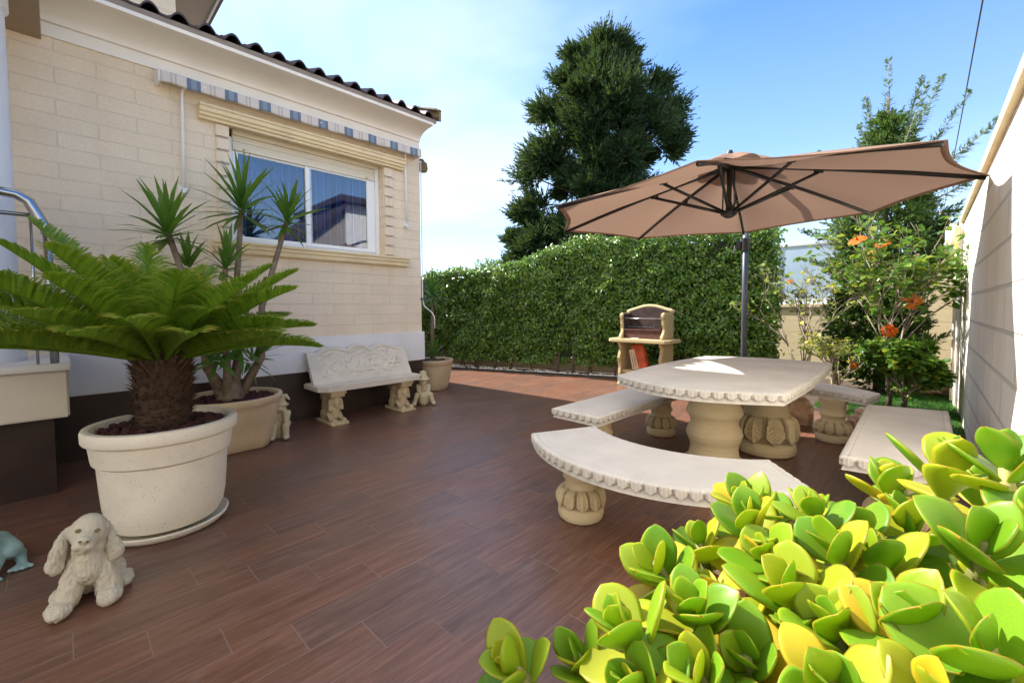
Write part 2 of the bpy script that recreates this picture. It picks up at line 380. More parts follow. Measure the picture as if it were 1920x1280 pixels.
def glass(name, tint=(.75, .82, .88), refl=.02):
    t = NT(name); fr = t.n('Fresnel', IOR=1.5)
    gl = t.n('BsdfGlossy', Color=(1, 1, 1), Roughness=refl); tr = t.n('BsdfTransparent', Color=tint)
    f = t.math('MINIMUM', 1.0, t.math('ADD', t.math('MULTIPLY', fr.outputs[0], 1.0), .06))
    mx = t.n('MixShader', Fac=f); t.set(mx.inputs[1], tr.outputs[0]); t.set(mx.inputs[2], gl.outputs[0]); t.set(t.out.inputs[0], mx.outputs[0]); return t.m
M['glass'] = glass('window_glass')
def frosted():
    t = NT('frosted_blue_panel'); n = t.noise(1.1, 3)
    t.fin(t.ramp(n, [(.3, sr(150, 178, 204)), (.7, sr(182, 202, 220))]), .35, None, Specular_IOR_Level=.5); return t.m
M['frost'] = frosted()
def jademat(name, g1, g2, ye):
    t = NT(name); rnd = t.n('ObjectInfo').outputs['Random']; at = t.n('Attribute', {'attribute_name': 'rim'}).outputs['Fac']
    isl = t.n('NewGeometry').outputs['Random Per Island']
    r = t.math('FRACT', t.math('ADD', rnd, isl))
    col = t.ramp(r, [(0, g1), (.55, g2), (1, ye)])
    nz = t.noise(30, 4); col = t.mix(t.ramp(nz, [(.4, 0), (.8, .35)]), col, ye)
    rim = t.ramp(t.math('ADD', at, t.math('MULTIPLY', t.math('SUBTRACT', t.noise(60, 3), .5), .25)), [(.80, 0), (1.0, 1)]); col = t.mix(t.math('MULTIPLY', rim, .8), col, (.50, .17, .02))
    blem = t.ramp(t.noise(45, 4, .7), [(.68, 0), (.74, .5)]); col = t.mix(blem, col, (.30, .24, .06))
    spots = t.ramp(t.noise(140, 3), [(.70, 0), (.76, .4)]); col = t.mix(spots, col, tuple(x*.5 for x in g1))
    t.fin(col, .42, t.bump(t.noise(120, 3), .08, .001), Specular_IOR_Level=.5, Subsurface_Weight=.25, Subsurface_Radius=(.012, .02, .004), Subsurface_Scale=.4)
    tr = t.n('BsdfTranslucent', Color=t.mix(.5, col, (.60, .75, .03))); mx = t.n('MixShader', Fac=.42)
    t.set(mx.inputs[1], t.b.outputs[0]); t.set(mx.inputs[2], tr.outputs[0]); t.set(t.out.inputs[0], mx.outputs[0]); return t.m
M['jade'] = jademat('jade_leaf', (.10, .27, .010), (.19, .39, .014), (.44, .46, .022))
M['jadey'] = jademat('yellow_jade_leaf', (.46, .50, .025), (.58, .54, .025), (.70, .46, .025))
M['jstem'] = plain('green_brown_stem', (.22, .22, .06), .6, .4, 25, .3, 60, .003)
M['floor'] = floor_mat()
# ------------------------------------------------------------------ camera, sun, sky
PSI, PIT = R(43.7), R(2.48)
cam = bpy.data.cameras.new('camera'); co = bpy.data.objects.new('camera', cam); COL.objects.link(co); scene.camera = co
fw = Vector((-math.sin(PSI)*math.cos(PIT), math.cos(PSI)*math.cos(PIT), -math.sin(PIT))); rt0 = Vector((math.cos(PSI), math.sin(PSI), 0)); up0 = rt0.cross(fw)
cr, sn = math.cos(.006), math.sin(.006); rt = rt0*cr - up0*sn; up = up0*cr + rt0*sn
mw = Matrix((rt, up, -fw)).transposed().to_4x4(); mw.translation = (0, 0, 1.25); co.matrix_world = mw
cam.sensor_width = 36; cam.lens = 811/1920*36; cam.shift_y = -26/1920; cam.clip_start = .02; cam.clip_end = 500
SUN = Vector((-1.06, -.24, 1)).normalized()
sl = bpy.data.lights.new('sun', 'SUN'); so = bpy.data.objects.new('sun', sl); COL.objects.link(so)
sl.energy = 5.0; sl.angle = R(.6); sl.color = (1, .95, .87); so.rotation_euler = SUN.to_track_quat('Z', 'Y').to_euler(); so.location = (-20, -5, 25)
w = bpy.data.worlds.new('World'); scene.world = w; w.use_nodes = True; wt = w.node_tree
bg = wt.nodes['Background']
class WT(NT):
    def __init__(s, t): s.t = t; s.tc = None
W_ = WT(wt)
sky = W_.n('TexSky', {'sky_type': 'NISHITA', 'sun_disc': False, 'sun_elevation': math.asin(SUN.z), 'sun_rotation': math.atan2(SUN.x, SUN.y), 'air_density': 1.0, 'dust_density': .5, 'ozone_density': 2.0})
d = W_.co('Generated'); sx = W_.n('SeparateXYZ', Vector=d)
zz = W_.math('ADD', W_.math('MAXIMUM', sx.outputs[2], 0), .28)
cx = W_.math('DIVIDE', sx.outputs[0], zz); cy = W_.math('DIVIDE', sx.outputs[1], zz)
cv = W_.n('CombineXYZ', X=cx, Y=cy)
n1 = W_.noise(.75, 5, .5, W_.mapping(cv.outputs[0], (1, 1.2, 1), (3.1, 1.7, 0)), .3)
dt = W_.n('VectorMath', {'operation': 'DOT_PRODUCT'}, _0=d, _1=Vector((-.93, .36, .25)).normalized()).outputs['Value']
cover = W_.math('ADD', n1, W_.math('MULTIPLY', W_.math('SUBTRACT', dt, .80), .50))
cl = W_.ramp(cover, [(.34, .03), (.48, .16), (.62, .48), (.80, .85)])
clow = W_.ramp(sx.outputs[2], [(0, .72), (.12, .50), (.30, .18), (.6, .0)])
cl = W_.math('MAXIMUM', cl, clow)
ahead = W_.n('VectorMath', {'operation': 'DOT_PRODUCT'}, _0=d, _1=Vector((-.66, .72, .22)).normalized()).outputs['Value']
east = W_.n('VectorMath', {'operation': 'DOT_PRODUCT'}, _0=d, _1=Vector((.74, .56, .36)).normalized()).outputs['Value']
ahead = W_.math('MAXIMUM', ahead, W_.math('SUBTRACT', east, .12))
fill_cloud = W_.math('MULTIPLY', W_.ramp(ahead, [(0, 1), (.30, .9), (.62, 0)]), W_.ramp(n1, [(.30, .65), (.60, 1)]))  # bright cloud overhead and behind the camera, unseen, added as fill light
cl = W_.math('MAXIMUM', cl, fill_cloud)
skyc = W_.mix(1.0, sky.outputs[0], (.50, .87, 1.22), 'MULTIPLY')
wt.links.new(W_.mix(cl, skyc, W_.mix(fill_cloud, (5.4, 5.7, 6.1), (9.4, 9.1, 8.6))), bg.inputs[0]); bg.inputs[1].default_value = .11
scene.view_settings.view_transform = 'Standard'; scene.view_settings.look = 'None'; scene.view_settings.exposure = 1.30; scene.view_settings.gamma = 1
scene.render.engine = 'CYCLES'
# ------------------------------------------------------------------ ground
mb = MB(); mb.add([(-250, -250, -.06), (250, -250, -.06), (250, 250, -.06), (-250, 250, -.06)], [(0, 1, 2, 3)])
tag(mb.build('ground', M['ground']), kind='structure')
HB = Vector((-3.968, 6.834)); HD = Vector((.9445, .3285)).normalized(); HN = Vector((HD.y, -HD.x))   # foot of the hedge, along it, out of it
def hp(t, o=0, z=0): q = HB + HD*t + HN*o; return (q.x, q.y, z)
mb = MB()
fl = [(-9, -5), (.31, -5), (.31, 5.85), (-.35, 5.9), (-.95, 6.35), hp(2.2)[:2], hp(-6)[:2]]
mb.prism(fl, 'z', -.05, 0)
tag(mb.build('patio_floor', M['floor']), kind='structure')
mb = MB(); mb.prism([hp(-6, -.0)[:2], hp(2.2, 0)[:2], (-.95, 6.35), (-.35, 5.9), (.31, 5.85), (.31, 9.3), (-9.5, 9.3)], 'z', -.055, -.012)
tag(mb.build('soil', M['soil']), kind='structure')
mb = MB(); mb.prism([hp(-6, .03)[:2], hp(2.15, .03)[:2], hp(2.15, -.01)[:2], hp(-6, -.01)[:2]], 'z', -.02, .03)
tag(mb.build('kerb_strip', M['kerb']), kind='structure')
# white pebbles along the foot of the hedge
def scatter_stones(name, pts, r0, r1, m, parent=None, flat=.7, label=None, seed=3):
    g = np.random.default_rng(seed); bm = bmesh.new(); bmesh.ops.create_icosphere(bm, subdivisions=1, radius=1)
    T = np.array([v.co[:] for v in bm.verts]); F = np.array([[v.index for v in f.verts] for f in bm.faces]); bm.free()
    n = len(pts); P = np.array(pts, float); s = g.uniform(r0, r1, n)
    ax = rdir(n, g); ax[:, 2] *= .3; nr = np.tile([0, 0, 1.], (n, 1)) + g.normal(size=(n, 3))*.25
    V, FF = instance(T, F, P, ax, nr, np.stack([s*g.uniform(.9, 1.4, n), s, s*flat], 1))
    V += g.normal(size=V.shape)*s.mean()*.13
    o = link(name, np_mesh(name, V, FF, smooth=False), m, parent); return tag(o, kind='stuff')
pts = []
for i in range(900):
    t = rng.uniform(-5.5, 2.1); o = -abs(rng.normal(0, .09))-.02; pts.append(hp(t, o, rng.uniform(-.005, .035)))
o = scatter_stones('pebbles', pts, .014, .032, M['pebble']); tag(o, 'white pebbles lying in a strip along the foot of the hedge', 'pebbles')
# ------------------------------------------------------------------ house
HX = -5.12
house = thing('house', 'cream block house with white plinth, tiled roof and blue curtained window', 'house', (HX, 1.7, 0))
HO = house.location
def H(): return MB(HO)
mb = H()
y0, y1, z0, z1 = 1.243, 2.96, 1.96, 3.13
for a, b in [((HX-.25, -5, .9), (HX, y0, 3.6)), ((HX-.25, y1, .9), (HX, 3.52, 3.6)), ((HX-.25, y0, .9), (HX, y1, z0)), ((HX-.25, y0, z1), (HX, y1, 3.6))]: mb.box(a, b)
mb.box((-12, -5, .9), (-11.75, 3.27, 3.8)); mb.box((-12, -5, .9), (HX-.25, -4.75, 3.6))
o = mb.build('wall', M['brick'], house)
mb = H(); mb.prism([(-12, .0), (HX-.25, .0), (HX-.25, 3.62), (-8.5, 5.0), (-12, 3.7)], 'y', 3.27, 3.519); mb.build('end_wall', M['brickx'], house)
mb = H(); mb.box((-12, -5, .9), (HX-.26, 3.26, 1.0)); mb.box((-12, -5, 3.55), (HX-.26, 3.26, 3.6)); mb.build('storey_floor', M['plaster2'], house)
mb = H(); mb.box((-11.9, .03, .545), (HX+.03, 3.55, .94)); o = mb.build('plinth', M['plaster'], house, bevel=.008)
mb = H(); mb.box((-11.9, -5, 0), (HX-.005, 3.53, .543)); mb.build('base_tiles', M['darktile'], house)
# pilasters beside the window, tooth-edged like the blocks
for ya, yb in ((1.125, 1.243), (2.962, 3.09)):
    mb = H()
    mb.box((HX-.02, ya+.008, 1.95), (HX+.022, yb-.004, 3.092))
    for k in range(9):
        za = 1.956 + k*.1265; mb.box((HX-.019, ya + (.006 if k % 2 else 0), za+.004), (HX+.028, yb, za+.1225))
    mb.build('pilaster', M['brick'], house, bevel=.006)
mb = H(); mb.prism([(HX-.01, 3.095), (HX+.06, 3.095), (HX+.06, 3.118), (HX+.085, 3.126), (HX+.085, 3.150), (HX+.105, 3.16), (HX+.105, 3.195), (HX+.12, 3.205), (HX+.12, 3.222), (HX-.01, 3.235)], 'y', .99, 3.235)
mb.build('lintel', M['trim'], house)
mb = H(); mb.prism([(HX-.12, 1.945), (HX+.125, 1.938), (HX+.125, 1.918), (HX+.105, 1.908), (HX+.10, 1.878), (HX+.08, 1.87), (HX+.075, 1.835), (HX+.05, 1.822), (HX-.01, 1.822), (HX-.01, 1.9)], 'y', 1.06, 3.27)
mb.build('sill', M['trim'], house)
win = MB(HO); fx = HX-.13
F_ = lambda mb, ya, yb, za, zb, d=.05, x=fx: mb.box((x-d, ya, za), (x, yb, zb))
mb = H(); F_(mb, 1.245, 1.302, 1.962, 3.05); F_(mb, 2.905, 2.958, 1.946, 3.12, .05, fx+.02); F_(mb, 1.302, 2.905, 1.962, 1.992); mb.box((fx-.05, 1.302, 2.917), (fx-.001, 2.905, 2.94))
wf = mb.build('window', M['pvc'], house, bevel=.004)
for nm, ya, yb, x in (('window_sash', 1.304, 2.105, fx-.004), ('window_sash', 2.030, 2.903, fx+.012)):
    mb = H(); a, b = ya, yb; sw = .05 if a < 2 else .072
    mb.box((x-.03, a, 1.994), (x, a+.05, 2.914)); mb.box((x-.03, b-(sw+.04 if a > 2 else sw), 1.994), (x, b, 2.914)); mb.box((x-.029, a+.05, 1.994), (x-.001, b-sw, 2.035)); mb.box((x-.029, a+.05, 2.896), (x-.001, b-sw, 2.914))
    s = mb.build(nm, M['pvc'], wf, bevel=.004)
    mb = H(); mb.box((x-.018, a+.045, 2.03), (x-.012, b-sw, 2.90)); mb.build('pane', M['glass'], s)
mb = H()
mb.grid(lambda u, v: (fx-.16+.022*math.sin(u*74)+.008*math.sin(u*173+1), 1.2+u*1.8, 1.97+v*1.0), 240, 2); mb.build('curtain', M['curtain'], wf, True)
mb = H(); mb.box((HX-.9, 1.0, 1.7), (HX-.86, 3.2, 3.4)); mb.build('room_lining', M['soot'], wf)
mb = H()
for k in range(4): mb.box((fx-.03, 1.303, 2.948+k*.030), (fx+.014 - .004*(k % 2), 2.904, 2.976+k*.030))
mb.box((fx-.03, 1.303, 3.069), (fx+.03, 2.957, 3.128)); mb.box((fx-.02, 1.303, 2.918), (fx+.022, 2.904, 2.946))
sh = mb.build('roller_shutter', M['pvc2'], wf, bevel=.004)
for yy in (1.40, 2.78):
    mb = H(); mb.tube([(fx+.02, yy, 2.93), (fx+.055, yy, 2.935), (fx+.06, yy+.02, 2.93)], .008, 6); mb.build('shutter_stop', M['pvc2'], sh, True)
# cornice: flat band, cove, top strip
prof = [(HX-.01, 3.437), (HX+.022, 3.437), (HX+.022, 3.538), (HX+.05, 3.541)]
prof += [(HX+.05+.272*(1-math.cos(R(9*k))), 3.543+.122*math.sin(R(9*k))) for k in range(11)]
prof += [(HX+.345, 3.668), (HX+.362, 3.672), (HX+.362, 3.742), (HX-.01, 3.76)]
mb = H(); mb.prism(prof, 'y', -.02, 3.50); o = mb.build('cornice', M['cornice'], house); autosmooth(o, 35)
# roof of S tiles: 20 cm waves, courses lapping every 34 cm, rising away from the patio
SL = .38
def wave(y):
    f = ((y - .55)/.2) % 1
    return .062*max(0, math.sin(math.pi*min(1, f/.62)))**.8 if f < .62 else -.006*math.sin(math.pi*(f-.62)/.38)
def roof_sheet(mb, ya, yb, xa, za, n, step=.34, sl=SL, ax='y'):
    ny = int((yb-ya)/.0125)
    for k in range(n):
        x0 = xa - k*step; zz0 = za + k*step*sl + .012
        top, bot = [], []
        for j in range(ny+1):
            y = ya + (yb-ya)*j/ny; wv = wave(y)
            top.append([(x0, y, zz0+wv+.006), (x0-step-.03, y, zz0+wv+(step+.03)*sl-.010)])
            bot.append([(x0, y, zz0+wv-.013), (x0-step-.03, y, zz0+wv+(step+.03)*sl-.026)])
        for j in range(ny):
            a, b, c, d_ = top[j], top[j+1], bot[j], bot[j+1]
            mb.add([a[0], b[0], b[1], a[1], c[0], d_[0], d_[1], c[1]], [(0, 1, 2, 3), (4, 7, 6, 5), (0, 4, 5, 1)])
mb = H(); roof_sheet(mb, .40, 3.56, HX+.395, 3.745, 11); o = mb.build('roof', M['roof'], house); autosmooth(o, 50)
roof = o
mb = H(); mb.prism([(-4.76, 3.70), (-4.74, 3.742), (-8.4, 5.13), (-12, 3.76), (-12, 3.7), (-8.5, 5.02)], 'y', -5, 3.545); mb.build('roof_deck', M['greysoffit'], house)
mb = H()
for k in range(8):      # verge tiles along the gable
    x0 = HX+.40-k*.36; mb.prism([(x0, 3.735+k*.36*SL), (x0, 3.875+k*.36*SL), (x0-.40, 3.875+.40*SL+k*.36*SL-.012), (x0-.40, 3.735+.40*SL+k*.36*SL)], 'y', 3.565-.004*(k % 2), 3.60)
    mb.prism([(x0, 3.862+k*.36*SL), (x0, 3.885+k*.36*SL), (x0-.40, 3.885+.40*SL+k*.36*SL-.012), (x0-.40, 3.862+.40*SL+k*.36*SL)], 'y', 3.50, 3.604)
mb.build('verge_tiles', M['verge'], house)
# porch at the near end: beam, ceiling and its added slab, terrace
mb = H(); mb.box((HX+.001, -5, 3.40), (-3.4, -.021, 3.9)); mb.box((-3.399, -5, 3.40), (-2.1, -.6, 3.899)); mb.build('porch_roof_and_blocker', M['soffit'], house)  # second box is an unseen extension, added to block skylight over the left floor
mb = H(); mb.box((HX-.01, -5, .545), (-4.142, .028, .86)); mb.build('terrace', M['plaster2'], house, bevel=.01)
mb = H(); mb.box((HX-.01, -5, .862), (-4.10, .045, .905)); mb.build('terrace_coping', M['plaster'], house, bevel=.008)
mb = H(); mb.box((HX-.01, -5, 0), (-4.30, -.05, .543)); mb.build('terrace_base', M['darktile'], house)
# upper storey set back behind the tiled roof
mb = H(); mb.box((-13, -8, 3.6), (-7.4, 1.23, 6.48)); mb.build('upper_wall', M['brick'], house)
mb = H(); mb.box((-13.5, -8.5, 6.482), (-6.53, 2.02, 6.56)); mb.build('upper_soffit', M['greysoffit'], house)
mb = H(); mb.box((-13.5, 2.022, 6.44), (-6.5, 2.05, 6.58)); mb.box((-6.528, -8.5, 6.44), (-6.5, 2.021, 6.58)); mb.build('upper_fascia', M['fascia'], house)
mb = H(); rings = [[(-13.6, -8.6, 6.582), (-6.42, -8.6, 6.582), (-6.42, 2.15, 6.582), (-13.6, 2.15, 6.582)], [(-13.6, -8.6, 6.68), (-6.42, -8.6, 6.68), (-6.42, 2.15, 6.68), (-13.6, 2.15, 6.68)], [(-10.4, -5, 7.7), (-10.1, -5, 7.7), (-10.1, -1.3, 7.7), (-10.4, -1.3, 7.7)]]
mb.loft(rings); mb.build('upper_roof', M['roof'], house)
# ------------------------------------------------------------------ awning, rolled in under the cornice
aw = thing('awning', 'rolled in beige and blue striped awning under the cornice above the window', 'awning', (-5.05, 2.05, 3.4)); AO = aw.location
mb = MB(AO); n = 150
def av(u, v):
    y = .70 + u*2.74; return (-4.965+.006*math.sin(y*17)+.004*v*math.sin(y*41), y, 3.388-.098*v-.004*math.sin(y*23)*v)
mb.grid(av, n, 4); o = mb.build('valance', M['awning'], aw, True, fix=False)
sd_ = o.modifiers.new('thick', 'SOLIDIFY'); sd_.thickness = .004
mb = MB(AO); mb.tube([(-5.03, .70, 3.375), (-5.03, 3.42, 3.375)], .036, 14); mb.build('cloth_roll', M['awning'], aw, True)
mb = MB(AO); mb.box((-4.985, .70, 3.345), (-4.968, 3.44, 3.398)); mb.build('front_bar', M['whitepaint'], aw, bevel=.003)
for y in (.695, 3.43):
    mb = MB(AO); mb.box((-5.118, y-.012, 3.29), (-4.97, y+.004, 3.41)); mb.box((-5.118, y-.02, 3.30), (-5.105, y+.03, 3.42)); mb.build('bracket', M['whitepaint'], aw, bevel=.004)
for y in (.862, 3.255):
    s_ = 1 if y < 2 else -1
    mb = MB(AO); mb.tube([(-4.99, y+.06*s_, 3.325), (-5.03, y+.025*s_, 3.322), (-5.055, y+.004*s_, 3.30), (-5.058, y, 3.26), (-5.058, y-.004*s_, 2.9), (-5.058, y-.01*s_, 2.375)], .0125, 10); arm = mb.build('arm', M['whitepaint'], aw, True)
    mb = MB(AO); mb.tube([(-5.118, y-.01*s_, 2.372), (-5.04, y-.01*s_, 2.372)], .024, 12); mb.box((-5.119, y-.035-.01*s_, 2.345), (-5.105, y+.035-.01*s_, 2.43)); mb.build('pivot', M['whitepaint'], arm, bevel=.003)
# small lamp bracket and thin drain hose on the corner of the house
wl = thing('corner_lamp', 'small weathered grey lamp bracket high on the house corner', 'lamp', (-5.14, 3.56, 3.25))
mb = MB(wl.location); mb.tube([(-5.16, 3.52, 3.33), (-5.16, 3.60, 3.34), (-5.16, 3.63, 3.30)], .02, 8); mb.build('bracket', M['verge'], wl, True)
mb = MB(wl.location); mb.lathe([(.02, .0), (.055, -.02), (.065, -.10), (.05, -.14), (.02, -.15)], (-5.16, 3.61, 3.32), 14); mb.build('lamp_shade', M['verge'], wl, True)
dp = thing('drain_hose', 'thin white hose running down the house corner to a kinked end', 'hose', (-5.10, 3.545, 1.1))
mb = MB(dp.location); mb.tube([(-5.11, 3.535, 3.3), (-5.11, 3.535, 1.42), (-5.10, 3.55, 1.30), (-5.06, 3.66, 1.2), (-5.05, 3.69, 1.14), (-5.05, 3.69, .98)], .008, 8); mb.build('hose', M['whitepaint'], dp, True)
mb = MB(dp.location); mb.box((-5.122, 3.505, 1.38), (-5.09, 3.56, 1.41)); mb.build('clip', M['mast'], dp)
# ------------------------------------------------------------------ porch column and railing
t = thing('porch_column', 'round white column carrying the porch roof at the left edge', 'column', (-4.62, -.335, .905))
mb = MB(t.location); mb.lathe([(.17, 0), (.17, .06), (.15, .09), (.15, 2.38), (.17, 2.40), (.17, 2.492)], t.location, 40); o = mb.build('shaft', M['plaster'], t); autosmooth(o, 40)
t = thing('terrace_railing', 'polished steel handrail with thin balusters on the terrace', 'railing', (-4.17, -.5, .905)); L = t.location
mb = MB(L); mb.tube([(-4.17, -3.2, 2.0), (-4.17, -.24, 2.0), (-4.17, -.16, 1.99), (-4.17, -.11, 1.955), (-4.17, -.04, 1.79), (-4.17, -.035, 1.76)], .030, 14); mb.build('handrail', M['steel'], t, True)
mb = MB(L); mb.tube([(-4.17, -3.2, 1.87), (-4.17, -.10, 1.868)], .014, 10); mb.build('mid_rail', M['steel'], t, True)
mb = MB(L); mb.tube([(-4.17, -.035, 1.77), (-4.17, -.03, .91)], .022, 12); mb.build('post', M['steel'], t, True)
for y in (-.105,):
    mb = MB(L); mb.tube([(-4.17, y, 1.87), (-4.17, y, .91)], .0075, 8); mb.build('baluster', M['steel'], t, True)
# ------------------------------------------------------------------ right garden wall, back wall, glass screen
WX = .31
rw = thing('garden_wall', 'tall white block wall with overhanging coping along the right side', 'wall', (WX, 3, 0)); L = rw.location
mb = MB(L); mb.box((WX, -5, -.05), (WX+.2, 9.0, 2.26)); mb.build('wall', M['rwall'], rw)
mb = MB(L); mb.prism([(WX-.035, 2.262), (WX+.235, 2.262), (WX+.235, 2.325), (WX+.19, 2.37), (WX+.01, 2.37), (WX-.035, 2.325)], 'y', -5, 9.05); mb.build('coping', M['trim'], rw)
mb = MB(L); mb.box((WX-.035, 7.52, -.05), (WX-.002, 7.9, 2.255)); mb.build('pilaster', M['plaster'], rw, bevel=.01)
bx = thing('meter_box', 'cream plastic box fixed near the top far end of the white wall', 'electric box', (WX-.1, 7.62, 2.05)); L = bx.location
mb = MB(L); mb.box((WX-.155, 7.48, 1.89), (WX-.032, 7.76, 2.25)); mb.build('housing', M['boxplastic'], bx, bevel=.035, seg=4, smooth=True)
mb = MB(L); mb.tube([(WX-.055, 7.50, 1.9), (WX-.055, 7.50, .1)], .016, 8); mb.build('conduit', M['plaster2'], bx, True)
bw = thing('back_wall', 'cream block wall closing the garden behind the shrubs', 'wall', (-.8, 9.3, 0)); L = bw.location
mb = MB(L); mb.box((-9, 9.3, -.05), (-.72, 9.5, 1.25)); mb.box((-.719, 9.3, -.05), (WX+.2, 9.5, 2.02)); mb.build('wall', M['bwall'], bw)
mb = MB(L); mb.box((-9, 9.26, 1.252), (-.72, 9.54, 1.31)); mb.box((-.72, 9.26, 2.022), (WX+.2, 9.54, 2.08)); mb.build('coping', M['trim'], bw, bevel=.008)
gs = thing('glass_screen', 'pale blue frosted screen standing on the back wall', 'fence', (-1.6, 9.4, 1.31)); L = gs.location
for xa, xb in ((-3.4, -2.05), (-2.0, -.74)):
    mb = MB(L); mb.box((xa, 9.39, 1.40), (xb, 9.41, 2.36)); mb.build('panel', M['frost'], gs)
mb = MB(L)
mb.box((-3.45, 9.375, 2.362), (-.72, 9.425, 2.41)); mb.box((-3.45, 9.376, 1.36), (-.72, 9.424, 1.398))
for x in (-3.45, -2.045, -.738): mb.box((x, 9.37, 1.312), (x+.04, 9.43, 2.43))
mb.build('frame', M['fascia'], gs, bevel=.004)
mb = MB(L); mb.box((-1.42, 9.37, 2.432), (-1.16, 9.43, 2.47)); mb.build('clamp', M['black'], gs)
cb = thing('overhead_cable', 'thin black overhead cable crossing the sky at upper right', 'cable', (.52, 12, 5.9))
mb = MB(cb.location); mb.tube([(.5+.001*y, y, 6.0 + .0006*(y-14)**2 - .12) for y in range(-8, 37, 3)], .011, 6); mb.build('wire', M['rubber'], cb, True)
mb = MB(cb.location); mb.tube([(.536, 34.2, -.06), (.536, 34.2, 6.6)], [.13, .09], 10); mb.build('pole', M['bark'], cb, True)
# neighbour's house beyond the right wall (seen mirrored in the window)
nb = thing('neighbour_house', 'white neighbouring house with dark sloping roof beyond the right wall', 'house', (9, 10, -.06)); L = nb.location
mb = MB(L); mb.box((6.8, 8.25, -.06), (11, 13, 5.6)); mb.build('wall', M['plaster'], nb)
mb = MB(L); mb.box((6.4, 7.9, 5.602), (11.4, 13.4, 5.85)); mb.prism([(4.2, 2.2), (8.2, 5.62), (8.2, 5.4), (4.2, 1.95)], 'x', 6.5, 11.2); mb.build('roof', M['roof'], nb)
mb = MB(L); mb.prism([(4.6, -.06), (8.248, -.06), (8.248, 5.35), (4.6, 2.3)], 'x', 6.9, 11); mb.build('side_wing', M['greysoffit'], nb)
mb = MB(L); mb.box((6.77, 9.4, 3.3), (6.799, 10.4, 4.6)); mb.build('window', M['soot'], nb)
# ------------------------------------------------------------------ cast stone table and benches
def dense(poly, step=.012):
    out = []
    for i, a in enumerate(poly):
        a = Vector(a); b = Vector(poly[(i+1) % len(poly)]); n = max(1, int((b-a).length/step))
        out += [a.lerp(b, k/n) for k in range(n)]
    return out
def slab(mb, poly, z0, th, pet=.07, round_=.062):
    """slab with an edge of hanging petals; poly counter-clockwise in plan"""
    P = dense(poly, .007); n = len(P); N = []; S = [0]
    for i in range(n):
        w_ = max(2, int(round_/.007)); a, b = P[(i-w_) % n], P[(i+w_) % n]; t = (b-a).normalized(); N.append(Vector((t.y, -t.x)))
        S.append(S[-1] + (P[(i+1) % n]-P[i]).length)
    tot = S[-1]; k = max(1, round(tot/pet)); rings = []
    lev = [(1.0, -.044), (1.0, -.034), (.955, -.032), (1.0, -.029), (1.0, -.022), (.985, -.010), (.94, -.002), (.86, 0), (.78, 0), (.70, 0), (.62, 0), (.54, 0), (.46, 0), (.38, 0), (.30, 0), (.15, -.002), (.04, -.008), (0, -.02), (0, -.05)]
    for q, (h, off) in enumerate(lev):
        r = []
        for i in range(n):
            f = (S[i]/tot*k) % 1; c = abs(f-.5)*2           # 0 in a petal's middle, 1 between petals
            bot = .34 + .34*c**3
            d = off
            if .1 < h < .95:
                if h > bot:
                    d += .004*(1-c**2) + .0022*math.cos(c*11) - .003*c**6 - (.012 if c > .84 and h < bot+.12 else 0)
                else: d -= .017 if h > .2 else .010
            p = P[i] + N[i]*d
            r.append((p.x, p.y, z0 + th*h))
        rings.append(r)
    vs = [p for r in rings for p in r]; fs = []
    for a in range(len(rings)-1):
        for j in range(n):
            k2 = (j+1) % n; fs.append((a*n+j, a*n+k2, (a+1)*n+k2, (a+1)*n+j))
    from mathutils.geometry import tessellate_polygon
    for base in (0, (len(rings)-1)*n):
        for tri in tessellate_polygon([[Vector((p[0], p[1], 0)) for p in rings[0 if base == 0 else -1]]]): fs.append(tuple(base+q for q in tri))
    mb.add(vs, fs)
def flatcaps(o):
    autosmooth(o, 50)
    o.data.polygons.foreach_set('use_smooth', [abs(p.normal.z) < .999 for p in o.data.polygons])
def leaf_relief(nl, za, zb, amp):
    def fn(th, z):
        if not (za < z < zb): return 0
        t = (zb-z)/(zb-za); s = ((th*nl/(2*math.pi)) % 1)*2-1; a = abs(s)
        wd = .86*min(1, (1-t)*3.2)**.5*(.74+.26*math.sin(t*2.6))
        if a > wd: return -.30*amp
        vein = .5+.5*math.cos((t*7.5 - a*2.2)*2*math.pi)
        r = .45 + .45*vein*(a/wd > .12)
        if a < .11: r = 1.15
        if a > wd*.80: r = .95
        return amp*r*min(1, t*6)
    return fn
def bench_leg(mb, c=(0, 0, 0), h=.40, k=1.0):
    R0 = [(.0, 0), (.118, 0), (.131, .012), (.136, .035), (.134, .058), (.124, .072), (.126, .08), (.131, .10), (.134, .12), (.131, .14), (.122, .16), (.110, .178), (.096, .192), (.092, .205), (.092, .22), (.096, .235), (.106, .245), (.108, .256), (.100, .268), (.094, .285), (.094, .31), (.100, .34), (.108, .37), (.116, .40), (0, .40)]
    dense_p = []
    for (a, b) in zip(R0[:-1], R0[1:]):
        m_ = max(1, int(abs(b[1]-a[1])/.004)); dense_p += [(a[0]+(b[0]-a[0])*q/m_, a[1]+(b[1]-a[1])*q/m_) for q in range(m_)]
    dense_p.append((.02, .40)); dense_p[0] = (.05, 0)
    prof = [(r*k, z*h/.40) for r, z in dense_p]
    mb.lathe(prof, c, 200, leaf_relief(11, .082*h/.40, .192*h/.40, .016))
